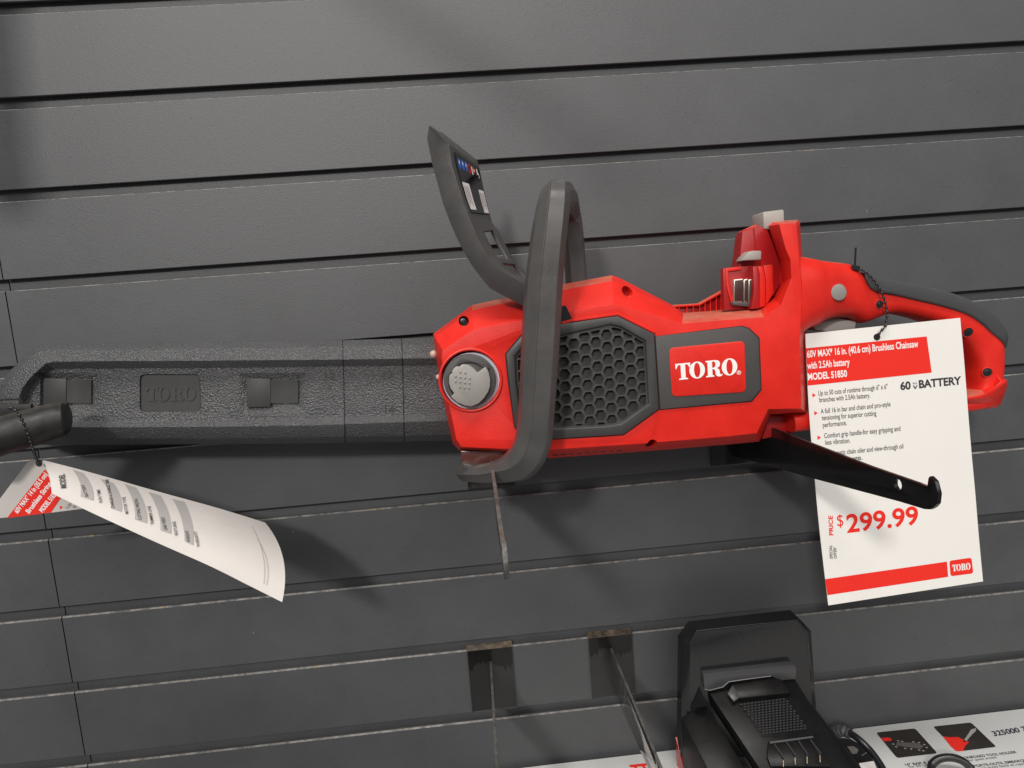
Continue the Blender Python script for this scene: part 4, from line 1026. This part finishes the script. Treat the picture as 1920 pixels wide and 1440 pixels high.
for (x0, y0, x1, y1) in ((935, 1232, 1015, 1370), (1040, 1215, 1118, 1350), (1145, 1205, 1222, 1340), (1250, 1195, 1335, 1330)):
    a, b = DK(*c4(x0, y0), 1.0), DK(*c4(x1, y1), 1.0)
    s_ = (DTR - DTL).normalized() * 0.45 * MM; u_ = Vector((0, 0, 1)) * 6 * MM
    fin = mesh('terminal_fin', [a - s_, a + s_, b + s_, b - s_, a - s_ + dn * 1 * MM, a + s_ + dn * 1 * MM, b + s_ + dn * 4 * MM, b - s_ + dn * 4 * MM], [(0, 1, 2, 3), (4, 7, 6, 5), (0, 4, 5, 1), (1, 5, 6, 2), (2, 6, 7, 3), (3, 7, 4, 0)], M_chg3, tb)
    c0, c1 = DK(*c4(x1, y1), 4.2), DK(*c4(x1 + 2, y1 + 62), 4.2)
    V, F = tube_data([c0 + s_ * 0, c1], 0.55 * MM, 8); mesh('pin', V, F, M_brass, tb)
# red band along the lower left side
x_l = A1.x - 1.5 * MM
zz0, zz1 = zfl, zfl + 0
ra = PX(1265, 1338, x_l / MM); 
q1 = P(1275, 1344, H1)
R0 = P(1266, 1344, 18); R1 = P(1274, 1371, H1); R2 = P(1330, 1448, 106)
xo = P(1276, 1380, 40).x - 1.2 * MM
band3 = [Vector((xo, -27 * MM, zfl + 30 * MM)), Vector((xo, -(H1) * MM, zfl + 15 * MM)), Vector((bt1.x - 2 * MM, -106 * MM, zfl + 9 * MM))]
lo = [Vector((v.x, v.y, zfl)) for v in band3]
inn = [v + Vector((6, 0, 0)) * MM for v in band3]; inl = [v + Vector((6, 0, 0)) * MM for v in lo]
V = band3 + lo + inn + inl
mesh('red_band', V, [(0, 3, 4, 1), (1, 4, 5, 2), (6, 7, 10, 9), (7, 8, 11, 10), (0, 1, 7, 6), (1, 2, 8, 7), (3, 9, 10, 4), (4, 10, 11, 5), (0, 6, 9, 3), (2, 5, 11, 8)], M_redg, ch)

# ------------------------------------------------------------------ cords on the carton
def zc(x, y, up_): return PZ(x, y, ZB + up_)
cpath = smooth_path([zc(*c5(990, 690), 5), zc(*c5(1000, 610), 8), zc(*c5(1060, 555), 12), zc(*c5(1150, 535), 14), zc(*c5(1240, 545), 14), zc(*c5(1320, 580), 12), zc(*c5(1385, 640), 8), zc(*c5(1420, 700), 5)], 8)
V, F = tube_data(cpath, 3.5 * MM, 14)
tag(mesh('power_cord', V, F, M_tie, None, smooth=60), 'glossy black cord arched over the white carton at the bottom right', 'cord')
cp2 = smooth_path([P(1572, 1376, 40), P(1584, 1371, 46), P(1597, 1377, 52), P(1612, 1388, 60), P(1632, 1408, 70), P(1652, 1436, 84), P(1664, 1462, 96)], 8)
cdr = empty('charger_cord', P(1600, 1400, 45), 'thick black charger cord with ribbed strain relief beside the charger', 'cord')
V, F = tube_data(cp2, [3.2 * MM] * len(cp2), 12); mesh('cable', V, F, M_tie, cdr, smooth=60)
cp3 = smooth_path([P(1566, 1374, 36), P(1580, 1370, 44), P(1596, 1378, 50)], 6)
V, F = tube_data(cp3, [(5.6 if i % 2 else 4.4) * MM for i in range(len(cp3))], 14); mesh('strain_relief', V, F, M_grip, cdr, smooth=40)
V, F = boxmesh(0, 0, 0, 0, 0, 0)
plug = [c5(-60, 330), c5(180, 345), c5(330, 430), c5(470, 610), c5(520, 720), c5(60, 720)]
b = [PZ(x, y, ZB + 1) for x, y in plug]; t = [PZ(x, y, ZB + 4.5) for x, y in plug]
o = loft('manual_pouch', [b, t], M_gloss, None, bevel=1.2); tag(o, 'shiny dark pouch tucked between the charger and its cord', 'pouch')
pl_ = [poly([c5(270, 592), c5(418, 570), c5(455, 660), c5(310, 690)], lambda x, y: PZ(x, y, ZB + 4.8))]
printed('white_label', pl_, M_white, o)
gl = [poly([c5(150, 425), c5(215, 422), c5(265, 455), c5(250, 495), c5(205, 500)], lambda x, y: PZ(x, y, ZB + 4.8)), poly([c5(295, 512), c5(345, 482), c5(350, 490), c5(300, 520)], lambda x, y: PZ(x, y, ZB + 4.8))]
printed('foil_scrap', gl, M_contacte, o)
